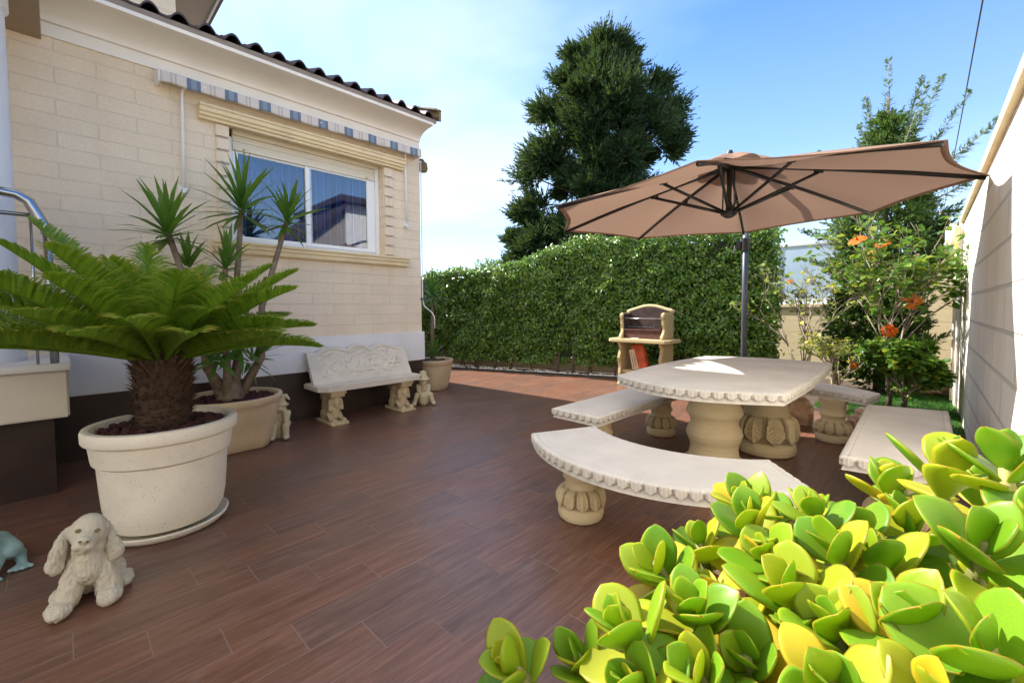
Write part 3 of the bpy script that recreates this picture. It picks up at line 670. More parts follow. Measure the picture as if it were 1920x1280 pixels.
def table_leg(mb, c=(0, 0, 0), flip=False, leafy=True):
    R0 = [(.0, 0), (.20, 0), (.222, .015), (.228, .05), (.222, .085), (.20, .10), (.198, .11), (.212, .14), (.22, .19), (.216, .24), (.20, .29), (.182, .325), (.168, .345), (.162, .37), (.160, .42), (.163, .50), (.172, .56), (.188, .62), (.20, .665), (0, .665)]
    if not leafy:
        R0 = [(0, 0), (.205, 0), (.225, .015), (.232, .04), (.225, .07), (.205, .10), (.185, .13), (.172, .16), (.166, .20), (.170, .24), (.188, .28), (.196, .31), (.188, .345), (.172, .37), (.164, .40), (.172, .43), (.190, .455), (.196, .48), (.186, .51), (.174, .535), (.170, .57), (.178, .62), (.192, .665), (0, .665)]
    dp_ = []
    for (a, b) in zip(R0[:-1], R0[1:]):
        m_ = max(1, int(abs(b[1]-a[1])/.0055)); dp_ += [(a[0]+(b[0]-a[0])*q/m_, a[1]+(b[1]-a[1])*q/m_) for q in range(m_)]
    dp_[0] = (.06, 0); dp_.append((.05, .665))
    mb.lathe(dp_, c, 200, leaf_relief(9, .115, .335, .028) if leafy else leaf_relief(10, .02, .13, .018))
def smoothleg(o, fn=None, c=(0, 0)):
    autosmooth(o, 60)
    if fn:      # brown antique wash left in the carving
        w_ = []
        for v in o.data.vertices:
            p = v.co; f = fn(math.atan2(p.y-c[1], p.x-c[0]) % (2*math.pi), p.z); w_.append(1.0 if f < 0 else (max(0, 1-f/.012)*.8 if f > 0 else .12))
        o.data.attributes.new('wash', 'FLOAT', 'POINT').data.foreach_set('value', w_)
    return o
tb = thing('garden_table', 'large cast stone garden table with petal edged top under the parasol', 'table', (-1.13, 3.8, 0)); L = tb.location
poly = []
cor = [(-1.69, 2.93), (-.58, 2.93), (-.60, 4.82), (-1.67, 4.70)]
def bulge(a, b, s, n=14):
    a, b = Vector(a), Vector(b); t = b-a; nn = Vector((t.y, -t.x)).normalized()
    return [tuple(a.lerp(b, k/n) + nn*s*math.sin(math.pi*k/n)) for k in range(n)]
poly = bulge(cor[0], cor[1], .23) + bulge(cor[1], cor[2], .03) + bulge(cor[2], cor[3], .14) + bulge(cor[3], cor[0], .06)
mb = MB(L); slab(mb, poly, .665, .078, .074); o = mb.build('tabletop', M['seatstone'], tb); flatcaps(o)
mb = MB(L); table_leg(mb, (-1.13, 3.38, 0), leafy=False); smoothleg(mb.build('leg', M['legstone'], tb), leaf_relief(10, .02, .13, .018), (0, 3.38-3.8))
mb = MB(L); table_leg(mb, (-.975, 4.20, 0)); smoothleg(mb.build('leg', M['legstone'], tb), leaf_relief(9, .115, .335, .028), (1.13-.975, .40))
leg0 = None
def bench(label, poly, legs, seat_z=.395, group=None):
    global leg0
    c = sum((Vector(p) for p in poly), Vector((0, 0)))/len(poly)
    b = thing('garden_bench', label, 'bench', (c.x, c.y, 0), 0, 'stone benches round the table')
    mb = MB(b.location); slab(mb, poly, .395, .076, .064); o = mb.build('seat', M['seatstone'], b); flatcaps(o)
    for (x, y) in legs:
        if leg0 is None:
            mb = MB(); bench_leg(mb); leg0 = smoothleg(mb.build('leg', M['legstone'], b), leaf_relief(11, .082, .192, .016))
            o = leg0
        else:
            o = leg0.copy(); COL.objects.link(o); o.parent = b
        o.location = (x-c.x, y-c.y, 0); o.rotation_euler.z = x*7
    return b
def arc(c, r, a0, a1, n=24): return [(c[0]+r*math.cos(R(a0+(a1-a0)*k/n)), c[1]+r*math.sin(R(a0+(a1-a0)*k/n))) for k in range(n+1)]
def through(p, q, s, n=24):
    """arc from p to q bulging by s to the right of the direction of travel"""
    p, q = Vector(p), Vector(q); t = q-p; nn = Vector((t.y, -t.x)).normalized(); c = t.length; r = (c*c/4+s*s)/(2*abs(s))
    m_ = (p+q)/2 - nn*(r-abs(s))*(1 if s > 0 else -1); a0 = math.atan2(p.y-m_.y, p.x-m_.x); a1 = math.atan2(q.y-m_.y, q.x-m_.x)
    da = a1-a0
    while da > math.pi: da -= 2*math.pi
    while da < -math.pi: da += 2*math.pi
    return [(m_.x+r*math.cos(a0+da*k/n), m_.y+r*math.sin(a0+da*k/n)) for k in range(n+1)]
fr = through((-1.775, 2.03), (-.32, 2.20), .36) + through((-.565, 2.50), (-1.575, 2.44), -.19)
bench('curved pale stone bench nearest the camera, in front of the table', fr, [(-1.475, 2.135), (-.64, 2.20)])
bench('straight stone bench along the left side of the table', [(-1.67, 2.635), (-1.62, 4.45), (-2.08, 4.48), (-2.105, 2.655)], [(-1.89, 3.0), (-1.87, 4.09)])
bench('straight stone bench between the table and the white wall, behind the succulent', [(.14, 2.86), (.14, 4.56), (-.315, 4.45), (-.305, 2.80)], [(-.08, 3.12), (-.08, 4.2)])
bk = through((-.275, 5.09), (-1.72, 5.24), .30) + through((-1.53, 4.92), (-.345, 4.76), -.17)
bench('curved stone bench at the far end of the table beside the rocks', bk, [(-.60, 4.96), (-1.50, 5.06)])
# ------------------------------------------------------------------ sofa bench with sphinx legs by the house
sb = thing('carved_bench', 'pale stone bench with carved relief back and sphinx legs against the house', 'bench', (-4.8, 2.5, 0)); L = sb.location
mb = MB(L); mb.prism([(-5.0, 1.86), (-4.62, 1.86), (-4.535, 1.945), (-4.535, 3.075), (-4.62, 3.16), (-5.0, 3.16)], 'z', .375, .425)
mb.prism([(-5.0, 1.875), (-4.63, 1.875), (-4.55, 1.955), (-4.55, 3.065), (-4.63, 3.145), (-5.0, 3.145)], 'z', .426, .432); o = mb.build('seat', M['benchstone'], sb, bevel=.006)
def backtop(u):     # three shallow arches between square ends
    y = u
    if y < .10 or y > .90: return .345
    f = (y-.10)/.8
    if f < .36: return .345 + .050*max(0, math.sin(math.pi*f/.36))**.8
    if f < .64: return .345 + .068*max(0, math.sin(math.pi*(f-.36)/.28))**.7
    return .345 + .050*max(0, math.sin(math.pi*(f-.64)/.36))**.8
def relief(u, v, top):
    h = 0; y = u*1.24; z = v*top
    rim = top - z
    if rim < .030: return .010
    if u < .085 or u > .915: return .008 + .002*math.cos(u*1.24*420)
    if z < .05: return .004
    if rim < .040: return -.004
    n1_ = mnoise.noise(Vector((y*9, z*11, .3))); n2_ = mnoise.noise(Vector((y*17+5, z*19, 2.1)))
    h = .014*(1-min(1, abs(n1_)*6)) + .010*(1-min(1, abs(n2_)*5)) + .005*n2_
    return h - .002
mb = MB(L)
nu, nv = 200, 64
def bf(u, v):
    top = backtop(u); z = v*top; d_ = relief(u, v, top)
    return (-4.80 - .20*(z/.36) + d_, 1.89+u*1.24, .428+z*.98)
mb.grid(bf, nu, nv)
front = len(mb.v)
mb.grid(lambda u, v: (-4.80-.20*(v*backtop(u)/.36)-.055, 1.89+u*1.24, .428+v*backtop(u)*.98), nu, nv)
def seam(idx):
    n = len(idx)
    for a, b in zip(idx[:-1], idx[1:]): mb.f.append((a, b, b+front, a+front))
seam([i*(nv+1)+nv for i in range(nu+1)]); seam([i*(nv+1) for i in range(nu+1)]); seam(list(range(nv+1))); seam([nu*(nv+1)+j for j in range(nv+1)])
o = mb.build('backrest', M['benchstone'], sb); autosmooth(o, 60)
def sphinx_leg():
    pr = [('b', (-.20, -.10, 0), (.205, .10, .032)), ('b', (-.10, -.085, .335), (.185, .085, .374)), ('b', (-.12, -.075, .30), (.165, .075, .34)),
          ('c', (-.12, 0, .10), (.02, 0, .12), .062, .06), ('e', (-.10, .05, .085), (.07, .035, .055)), ('e', (-.10, -.05, .085), (.07, .035, .055)),
          ('c', (.04, .055, .10), (.10, .058, .055), .030, .024), ('c', (.10, .058, .05), (.18, .055, .047), .024, .024), ('e', (.185, .055, .047), (.028, .026, .018)),
          ('c', (.04, -.055, .10), (.10, -.058, .055), .030, .024), ('c', (.10, -.058, .05), (.18, -.055, .047), .024, .024), ('e', (.185, -.055, .047), (.028, .026, .018)),
          ('c', (.06, 0, .09), (.085, 0, .18), .055, .045), ('e', (.112, 0, .235), (.042, .040, .056)), ('e', (.085, 0, .25), (.045, .066, .062)),
          ('c', (.085, .058, .25), (.10, .066, .165), .024, .020), ('c', (.085, -.058, .25), (.10, -.066, .165), .024, .020), ('e', (.108, 0, .285), (.04, .05, .018)),
          ('e', (.155, 0, .228), (.011, .008, .012)), ('e', (.150, 0, .205), (.008, .016, .006)), ('e', (.146, .018, .243), (.010, .013, .006)), ('e', (.146, -.018, .243), (.010, .013, .006)), ('e', (.140, 0, .19), (.016, .018, .012)),
          ('c', (-.15, 0, .05), (-.05, 0, .33), .055, .085), ('b', (-.19, -.055, .24), (.02, .055, .345)), ('c', (-.17, .06, .05), (-.17, .065, .11), .02, .026), ('e', (-.175, .068, .115), (.026, .02, .03))]
    return sculpt('leg', pr, .0065, M['sphinx'], None, 1, lambda c: .003*math.sin(c.z*170)*(abs(c.y) > .045 and c.z > .15 and c.x > .05))
lg = sphinx_leg(); lg.parent = sb; lg.location = (-4.765+4.8, 2.07-2.5, 0); lg.scale = (1, 1, 1)
l2 = lg.copy(); COL.objects.link(l2); l2.parent = sb; l2.location = (-4.765+4.8, 2.93-2.5, 0)
# ------------------------------------------------------------------ statues
def gnome(name, label, loc, rz, kind):
    g = thing(name, label, 'statue', loc, rz)
    pr = [('c', (-.02, 0, .03), (-.02, 0, .12), .075, .07), ('e', (-.01, 0, .20), (.062, .068, .09)), ('c', (-.01, .05, .13), (.085, .052, .125), .042, .036), ('c', (-.01, -.05, .13), (.085, -.052, .125), .042, .036),
          ('c', (.085, .052, .12), (.095, .055, .035), .034, .028), ('c', (.085, -.052, .12), (.095, -.055, .035), .034, .028), ('e', (.125, .060, .028), (.050, .032, .028)), ('e', (.125, -.060, .028), (.050, .032, .028)),
          ('e', (.015, 0, .30), (.060, .060, .056))]
    if kind == 0:   # chin in hands, nightcap with drooping tip
        pr += [('e', (.075, 0, .295), (.024, .023, .022)), ('e', (.055, .030, .282), (.025, .026, .022)), ('e', (.055, -.030, .282), (.025, .026, .022)),
               ('c', (.0, .068, .235), (.075, .056, .17), .028, .026), ('c', (.075, .056, .17), (.070, .050, .255), .024, .020), ('e', (.074, .047, .268), (.018, .020, .020)),
               ('c', (.0, -.068, .235), (.075, -.056, .17), .028, .026), ('c', (.075, -.056, .17), (.070, -.050, .255), .024, .020), ('e', (.074, -.047, .268), (.018, .020, .020)),
               ('c', (.012, 0, .322), (-.015, 0, .385), .064, .042), ('c', (-.015, 0, .385), (.0, .05, .405), .040, .022), ('c', (.0, .05, .405), (.035, .085, .375), .020, .010)]
        for k in range(14):
            a = 2*math.pi*k/14; pr.append(('e', (.012+.062*math.cos(a), .060*math.sin(a), .322+.010*math.cos(a)), (.020, .020, .016)))
        for s in (1, -1):
            for q in range(4): pr.append(('c', (.078, s*(.030+.010*q), .262), (.074, s*(.034+.011*q), .286), .007, .006))
    else:           # drummer: hands on a round drum between the knees, dome cap
        pr += [('e', (.072, 0, .298), (.018, .017, .017)), ('e', (.060, 0, .270), (.024, .030, .020)), ('c', (.10, 0, .05), (.10, 0, .115), .056, .060), ('e', (.1, 0, .125), (.060, .060, .016)),
               ('c', (.0, .068, .235), (.055, .066, .185), .028, .025), ('c', (.055, .066, .185), (.095, .030, .148), .024, .019), ('e', (.105, .026, .143), (.021, .019, .013)),
               ('c', (.0, -.068, .235), (.055, -.066, .185), .028, .025), ('c', (.055, -.066, .185), (.095, -.030, .148), .024, .019), ('e', (.105, -.026, .143), (.021, .019, .013)),
               ('c', (.01, 0, .335), (-.005, 0, .385), .068, .050), ('e', (-.01, 0, .41), (.045, .045, .03))]
        for k in range(16):
            a = 2*math.pi*k/16; pr.append(('e', (.012+.064*math.cos(a), .064*math.sin(a), .328), (.022, .022, .016)))
        for s in (1, -1):
            for q in range(4): pr.append(('c', (.112, s*(.014+.008*q), .142), (.132, s*(.012+.010*q), .136), .006, .005))
        pr[5] = ('c', (.085, -.092, .12), (.095, -.115, .035), .034, .028); pr[4] = ('c', (.085, .092, .12), (.095, .115, .035), .034, .028)
        pr[2] = ('c', (-.01, .05, .13), (.085, .092, .125), .042, .036); pr[3] = ('c', (-.01, -.05, .13), (.085, -.092, .125), .042, .036)
        pr[6] = ('e', (.125, .125, .028), (.050, .032, .028)); pr[7] = ('e', (.125, -.125, .028), (.050, .032, .028))
    s = sculpt('figure', pr, .0055, M['gnomestone'], g, 1)
    return g
gnome('gnome_statue', 'stone gnome in drooping cap resting chin on hands beside the yucca pot', (-4.58, 1.475, 0), R(-25), 0)
gnome('gnome_statue', 'stone gnome drumming in a dome cap beside the right end of the carved bench', (-4.80, 3.31, 0), R(-32), 1)
def dog():
    g = thing('dog_statue', 'cream stone spaniel puppy statue sitting beside the large palm pot', 'statue', (-2.60, .055, 0), R(-10))
    T_ = Matrix.Rotation(R(-13), 3, 'X') @ Matrix.Rotation(R(-12), 3, 'Y')
    def hd(x, y, z): p = T_ @ Vector((x-.02, y, z-.27)); return (p.x+.02, p.y, p.z+.268)
    pr = [('c', (-.065, 0, .08), (-.01, 0, .19), .074, .054), ('e', (-.075, .070, .055), (.085, .042, .056)), ('e', (-.075, -.070, .055), (.085, .042, .056)), ('e', (-.05, .11, .026), (.06, .032, .026)), ('e', (-.05, -.11, .026), (.06, .032, .026)),
          ('c', (.0, .036, .165), (.040, .064, .045), .042, .042), ('c', (.0, -.036, .165), (.040, -.070, .045), .042, .042), ('e', (.070, .072, .03), (.068, .044, .030)), ('e', (.078, -.090, .03), (.074, .044, .030)),
          ('e', (.030, 0, .150), (.048, .052, .075)), ('c', (0, 0, .18), (.012, 0, .24), .055, .055),
          ('e', hd(.015, 0, .290), (.072, .070, .066), T_), ('e', hd(.030, 0, .312), (.052, .056, .050), T_), ('c', hd(.045, 0, .272), hd(.088, 0, .260), .050, .040), ('e', hd(.124, 0, .272), (.014, .022, .014), T_), ('e', hd(.094, .018, .248), (.034, .022, .020), T_), ('e', hd(.094, -.018, .248), (.034, .022, .020), T_), ('e', hd(.082, 0, .228), (.034, .022, .012), T_)]
    for s in (1, -1):
        a, b, c_ = hd(-.004, s*.066, .298), hd(.004, s*.084, .252), (.022, s*(.088 if s > 0 else .104), .198)
        pr += [('c', a, b, .013, .021), ('c', b, c_, .021, .027), ('e', (c_[0]+.004, c_[1]+s*.003, c_[2]-.014), (.022, .030, .036))]
    def fur(c):
        w_ = mnoise.noise(Vector((c.x*38, c.y*38, c.z*20))); w2 = 1-2*abs(mnoise.noise(Vector((c.x*85, c.y*85, c.z*36))))
        smooth = 1 if c.z < .225 or abs(c.y) > .068 else .08
        return smooth*(.0062*w_ + .0048*w2)
    s = sculpt('body', pr, .0036, M['dogstone'], g, 1, fur)
    for sgn in (1, -1):
        mb = MB(); p = hd(.0835, sgn*.032, .302); ell_mesh(mb, p, (.008, .0105, .0075)); mb.build('eye', M['verge'], s, True)
    mb = MB()
    for sgn in (1, -1): ell_mesh(mb, hd(.1375, sgn*.012, .270), (.004, .0055, .0045))
    mb.build('nostrils', M['bark'], s, True)
    g.scale = (1.0, .94, 1.06)
dog()
def frog():
    g = thing('frog_statue', 'teal green frog statue with splayed webbed toes at the left edge', 'statue', (-3.24, -.365, 0), R(-4))
    pr = [('e', (-.06, 0, .12), (.13, .10, .10)), ('e', (.05, 0, .19), (.085, .085, .065)), ('e', (.07, .055, .245), (.028, .026, .028)), ('e', (.07, -.055, .245), (.028, .026, .028)),
          ('c', (.02, .085, .13), (.05, .12, .055), .036, .028), ('c', (.05, .12, .055), (.10, .11, .022), .028, .022), ('c', (.02, -.085, .13), (.05, -.12, .055), .036, .028), ('c', (.05, -.12, .055), (.10, -.11, .022), .028, .022),
          ('c', (-.10, .10, .10), (.0, .16, .08), .055, .045), ('c', (.0, .16, .08), (-.06, .18, .03), .04, .028), ('c', (-.06, .18, .03), (.04, .20, .018), .026, .018), ('c', (-.10, -.10, .10), (.0, -.16, .08), .055, .045), ('c', (.0, -.16, .08), (-.06, -.18, .03), .04, .028), ('c', (-.06, -.18, .03), (.04, -.20, .018), .026, .018)]
    for s in (1, -1):
        for q in range(4):
            a = R(-32+21*q); pr += [('c', (.10, s*.11, .018), (.10+.062*math.cos(a), s*.11+.062*math.sin(a), .010), .013, .009), ('e', (.10+.068*math.cos(a), s*.11+.068*math.sin(a), .011), (.012, .011, .010)),
                                    ('c', (.03, s*.20, .015), (.03+.062*math.cos(a), s*.20+.062*math.sin(a), .010), .012, .008), ('e', (.03+.066*math.cos(a), s*.20+.066*math.sin(a), .011), (.011, .011, .010))]
    sculpt('body', pr, .0055, M['frog'], g, 2)
frog()
# ------------------------------------------------------------------ pots
def potted(label, name, loc, prof, m, n=64, sq=None, gravel_r=.3, gravel_z=.5, gl=None):
    p = thing(name, label, 'plant pot', loc)
    mb = MB()
    if sq is None: mb.lathe(prof, (0, 0, 0), n)
    else:
        rings = []
        for r, z, k in sq:      # k: 0 round .. 1 square
            ring = []
            for q in range(n):
                a = 2*math.pi*q/n; rs = 1/max(abs(math.cos(a)), abs(math.sin(a))); rr = r*((1-k) + k*min(rs, 1.25)*.93); ring.append((rr*math.cos(a), rr*math.sin(a), z))
            rings.append(ring)
        mb.loft(rings)
    o = mb.build('bowl', m, p); autosmooth(o, 42)
    mb = MB(); mb.lathe([(.01, gravel_z-.05), (gravel_r, gravel_z-.05), (gravel_r, gravel_z-.012), (.01, gravel_z+.006)], (0, 0, 0), 32); mb.build('soil_fill', M['soil'], p, True)
    g = np.random.default_rng(int(abs(loc[0])*100)); ps = []
    for _ in range(520):
        a = g.uniform(0, 2*math.pi); r = gravel_r*math.sqrt(g.uniform(0, 1))*.97; ps.append((loc[0]+r*math.cos(a), loc[1]+r*math.sin(a), loc[2]+gravel_z+g.uniform(-.012, .014)))
    o = scatter_stones('lava_gravel', ps, .011, .024, M['lava'], None, .8, seed=5); tag(o, gl, 'gravel')
    return p
RM = [(.03, .035), (.20, .035), (.245, .05), (.272, .10), (.285, .18), (.293, .28), (.300, .40), (.302, .418), (.312, .426), (.318, .43), (.322, .45), (.330, .52), (.334, .538), (.352, .546), (.357, .555), (.358, .60), (.352, .615), (.335, .62), (.320, .615), (.315, .60), (.31, .50), (.05, .49)]
potted('large speckled cream pot with stepped rim holding the sago palm', 'plant_pot', (-3.2, .405, .0), RM, M['potstone'], 72, None, .30, .575, 'dark red lava gravel around the sago palm trunk')
t = thing('pot_saucer', 'pale round saucer under the large speckled palm pot', 'saucer', (-3.2, .405, 0))
mb = MB(); mb.lathe([(.03, .001), (.245, .001), (.27, .008), (.292, .03), (.297, .046), (.291, .05), (.283, .042), (.262, .022), (.03, .02)], (0, 0, 0), 64); o = mb.build('dish', M['potstone'], t); autosmooth(o, 60)
S2 = [(.04, 0, 1), (.255, 0, 1), (.272, .012, 1), (.30, .10, .9), (.335, .20, .65), (.368, .29, .32), (.388, .36, .1), (.397, .405, 0), (.402, .409, 0), (.408, .413, 0), (.42, .46, 0), (.416, .476, 0), (.402, .480, 0), (.385, .474, 0), (.375, .44, 0), (.36, .38, 0), (.05, .37, 0)]
potted('smooth sandy planter with square foot holding the tall yucca, behind the palm pot', 'plant_pot', (-4.58, 1.06, 0), None, M['potstone2'], 80, S2, .365, .435, 'dark lava gravel around the yucca stems in the planter')
S3 = [(r*.755, z*.98, k*.6) for r, z, k in S2]
potted('tan bowl planter with a young yucca at the far corner of the house', 'plant_pot', (-5.60, 4.05, 0), None, M['potstone2'], 64, S3, .27, .425, 'gravel in the far bowl planter by the house corner')
# ------------------------------------------------------------------ parasol
UC = Vector((-1.352, 4.358, 2.164)); UR = 1.704; U0 = 4.1254
ub = thing('parasol', 'big open taupe cantilever parasol on a dark mast over the table', 'parasol', (-1.70, 6.15, 0)); L = ub.location
def uz(x, y): return UC.z + .0146*x + .0195*y
TIP = [Vector((UC.x+UR*math.cos(U0+k*math.pi/4), UC.y+UR*math.sin(U0+k*math.pi/4), uz(UR*math.cos(U0+k*math.pi/4), UR*math.sin(U0+k*math.pi/4)))) for k in range(8)]
TOP = Vector((UC.x, UC.y, 2.575))
mb = MB(L)
for k in range(8):
    a, b = TIP[k], TIP[(k+1) % 8]
    def pan(u, v):
        e = a.lerp(b, u); mid = (a+b)/2; e = e + (Vector((UC.x, UC.y, e.z)) - e)*(.045*math.sin(math.pi*u))
        p = TOP.lerp(e, v); s = math.sin(math.pi*u)*math.sin(math.pi*min(1, v*1.02))
        p.z -= .035*s; p.z += .02*math.sin(math.pi*v)*(1-math.sin(math.pi*u))
        return p
    mb.grid(pan, 12, 16)
    def hem(u, v):
        p = pan(u, 1.0); q = pan(u, .975); return p.lerp(q, v) + Vector((0, 0, -.004-.006*math.sin(math.pi*v)))
    mb.grid(hem, 12, 3)
me_ = mb.mesh('canopy', False); bm = bmesh.new(); bm.from_mesh(me_); bmesh.ops.remove_doubles(bm, verts=bm.verts, dist=.0008); bm.to_mesh(me_); bm.free()
cn = link('canopy', me_, M['fabric'], ub, True)
mb = MB(L)
def vent(u, v):
    a = 2*math.pi*u; r = .02+.33*v; rr = r*(1+.05*math.cos(8*a)*v)
    return (UC.x+rr*math.cos(a), UC.y+rr*math.sin(a), 2.665-.02*v-.105*v**1.6+.012*math.cos(8*a)*v)
mb.grid(vent, 64, 8); mb.build('vent', M['fabric'], cn, True, fix=False)
HUB = Vector((UC.x, UC.y, 2.13)); HT = Vector((UC.x, UC.y, 2.585))
for k in range(8):
    d_ = TIP[k]-TOP
    def und(f): 
        p = TOP + d_*f; p.z += .02*math.sin(math.pi*f) - .022; return p
    r = MB(L); r.tube([und(.03), und(.25), und(.5), und(.75), und(.985)], .0135, 8, squash=1.25); rb = r.build('rib', M['black'], ub, True)
    s = MB(L); j = und(.40); o_ = (TIP[k]-UC); o_.z = 0; o_.normalize(); s.tube([HUB+o_*.055+Vector((0, 0, .01)), j+Vector((0, 0, -.03))], .0135, 8); s.build('strut', M['black'], rb, True)
    c = MB(L); q = j; t_ = d_.normalized(); c.tube([q-t_*.035+Vector((0, 0, -.018)), q+t_*.035+Vector((0, 0, -.018))], .017, 8); c.build('joint', M['black'], rb, True)
mb = MB(L); mb.tube([HUB+Vector((0, 0, -.03)), HT], .022, 14); mb.lathe([(.02, -.045), (.035, -.04), (.072, -.012), (.072, .014), (.03, .03), (.026, .10)], HUB, 24); mb.lathe([(.02, -.05), (.06, -.03), (.075, 0), (.06, .03), (.02, .12)], HT, 24); o = mb.build('hub', M['black'], ub); autosmooth(o, 45)
mb = MB(L)
for a in (.9, 3.2): mb.tube([HUB+Vector((.055*math.cos(a), .055*math.sin(a), .01)), HT+Vector((.05*math.cos(a), .05*math.sin(a), 0))], .007, 6)
mb.build('hub_stay', M['mast'], ub, True)
MX, MY = -1.70, 6.15
mb = MB(L); mb.tube([(MX, MY, .07), (MX, MY, 2.62)], .036, 20); mst = mb.build('mast', M['mast'], ub, True)
mb = MB(L); mb.tube([(MX, MY, 1.97), (MX, MY, 2.14)], .052, 16); mb.box((MX-.10, MY-.045, 2.0), (MX-.045, MY+.03, 2.10)); mb.build('crank_box', M['black'], mst, bevel=.004)
mb = MB(L); mb.tube([(MX-.10, MY-.01, 2.05), (MX-.125, MY-.01, 2.05), (MX-.13, MY-.01, 1.96), (MX-.155, MY-.01, 1.95)], .008, 8); mb.build('crank_handle', M['black'], mst, True)
dv = Vector((UC.x-MX, UC.y-MY, 0))
mb = MB(L); mb.tube([(MX, MY, 2.50), (MX, MY, 2.72), Vector((MX, MY, 2.80))+dv*.10, Vector((MX, MY, 2.83))+dv*.45, Vector((MX, MY, 2.76))+dv*.80, Vector((MX, MY, 2.60))+dv], .028, 12); mb.build('arm', M['mast'], ub, True)
mb = MB(L)
for q in range(4):
    a0 = q*math.pi/2 + .35; pts = [(0.05*math.cos(a0+.78), .05*math.sin(a0+.78))] + [(.66*math.cos(a0+x), .66*math.sin(a0+x)) for x in np.linspace(.05, 1.52, 18)]
    mb.prism([(MX+x, MY+y) for x, y in pts], 'z', .012, .075)
mb.build('base_weights', M['black'], ub, bevel=.012)
mb = MB(L)
for a in (.35, .35+math.pi/2): mb.box((-.62, -.03, .001), (.62, .03, .012))
mb.tube([(MX, MY, .01), (MX, MY, .16)], .06, 16)
mb.v = [v if (abs(v.x) < .7 and i >= 16) else v for i, v in enumerate(mb.v)]
for i in range(16):
    a = .35 if i < 8 else .35+math.pi/2; v = mb.v[i]+L; mb.v[i] = Vector((MX+v.x*math.cos(a)-v.y*math.sin(a), MY+v.x*math.sin(a)+v.y*math.cos(a), v.z))-L
mb.build('cross_foot', M['mast'], ub)
# ------------------------------------------------------------------ barbecue
bq = thing('barbecue', 'cream cast stone barbecue with sooty arched hearth in front of the hedge', 'barbecue', (-3.24, 6.5, 0)); L = bq.location
x0, x1, yf, yb = -3.64, -2.88, 6.32, 6.72
def sidepost(x, front, w=.065):
    pf = [(0, 0.0), (-.03, .0), (-.03, .03), (0, .05), (0, .20), (.012, .28), (.0, .36), (-.02, .44), (-.005, .50), (.025, .56), (.03, .62), (-.01, .66), (-.02, .70)]
    ps = [(yf+a, z) for a, z in pf] + [(yb, .70), (yb, 0)]
    m_ = MB(L); m_.prism(ps, 'x', x, x+w); return m_
bql = {}
for x in (x0, x1-.055): bql[x < -3.3] = sidepost(x, yf, .055).build('leg', M['bbq'], bq, bevel=.008)
mb = MB(L); mb.prism([(x0-.15, yf-.03), (x0-.08, yf-.10), (x1+.08, yf-.10), (x1+.13, yf-.02), (x1+.13, yb-.02), (x1+.08, yb+.06), (x0-.10, yb+.06), (x0-.15, yb)], 'z', .702, .758); mb.build('worktop', M['bbq'], bq, bevel=.012)
mb = MB(L); mb.box((x0+.066, yf+.04, .20), (x1-.066, yb, .245)); mb.build('shelf', M['bbq'], bq, bevel=.006)
ch = [(yf+.02, .76), (yf+.02, .80), (yf+.08, .86), (yf+.10, .93), (yf+.07, .99), (yf+.065, 1.05), (yf+.045, 1.12), (yf+.06, 1.16), (yf+.10, 1.175), (yb, 1.175), (yb, .76)]
for x in (x0, x1-.055):
    mb = MB(L); mb.prism(ch, 'x', x, x+.055)
    s = mb.build('cheek', M['bbq'], bq, bevel=.010)
    # raised stones on the outer faces, above and below the worktop
    xo = x-.006 if x < -3.3 else x+.049
    rr = random.Random(3)
    for (za, zb, n_, par) in ((.79, 1.15, 6, s), (.27, .66, 7, bql[x < -3.3])):
        mb = MB(L); hh = (zb-za)/n_; mb.box((min(xo, x-.001) if x < -3.3 else x+.0535, yf+.10, za), (x+.001 if x < -3.3 else xo+.008, yb-.012, zb))
        for q in range(n_):
            y_ = yf+.11 + (0 if q % 2 else .05)
            while y_ < yb-.06:
                w_ = rr.uniform(.07, .15); mb.box((xo, y_, za+q*hh+.006), (xo+.014, min(yb-.014, y_+w_-.010), za+(q+1)*hh-.006)); y_ += w_
        mb.build('stone_facing', M['bbq'], par)
n = 28; tp = [(x0+.03+(x1-x0-.06)*k/n, 1.195+.075*max(0, math.sin(math.pi*k/n))**1.3) for k in range(n+1)]
mb = MB(L); mb.prism([(x0+.03, .76)] + tp + [(x1-.03, .76)], 'y', yb-.07, yb); mb.build('back_panel', M['soot'], bq)
mb = MB(L); mb.tube([(x0-.02, yb-.04, 1.185)]+[(x, yb-.04, z+.012) for x, z in tp]+[(x1+.03, yb-.04, 1.185)], .024, 12, squash=1.3); mb.build('arch_moulding', M['bbq'], bq, True)
for x in (x0+.056, x1-.067):
    mb = MB(L); mb.box((x, yf+.09, .76), (x+.011, yb-.07, 1.16)); mb.build('hearth_lining', M['soot'], bq)
mb = MB(L); mb.box((x0+.068, yf+.10, .759), (x1-.068, yf+.13, .885)); mb.box((x0+.068, yf+.085, .887), (x1-.068, yf+.135, .915)); mb.box((x0+.068, yf+.131, .80), (x1-.068, yb-.071, .83)); mb.build('firebox', M['firebox'], bq, bevel=.004)
mb = MB(L); mb.tube([(x0-.005, yf+.07, 1.085), (x1+.005, yf+.07, 1.085)], .007, 8)
for k in range(12): mb.tube([(x0+.1+k*.04, yf+.15, .945), (x0+.1+k*.04, yb-.08, .945)], .004, 6)
mb.build('grill_rods', M['steel'], bq, True)
mb = MB(L); mb.box((x0+.22, yf+.03, .7585), (x0+.34, yf+.085, .772)); mb.build('ash_tray', M['pebble'], bq, bevel=.003)
cbag = thing('charcoal_bag', 'orange and buff paper charcoal bag leaning on the barbecue shelf', 'bag', (-3.33, 6.5, .247)); L = cbag.location
mb = MB(L)
Mx = Matrix.Rotation(R(-12), 3, 'Y')
rings = []
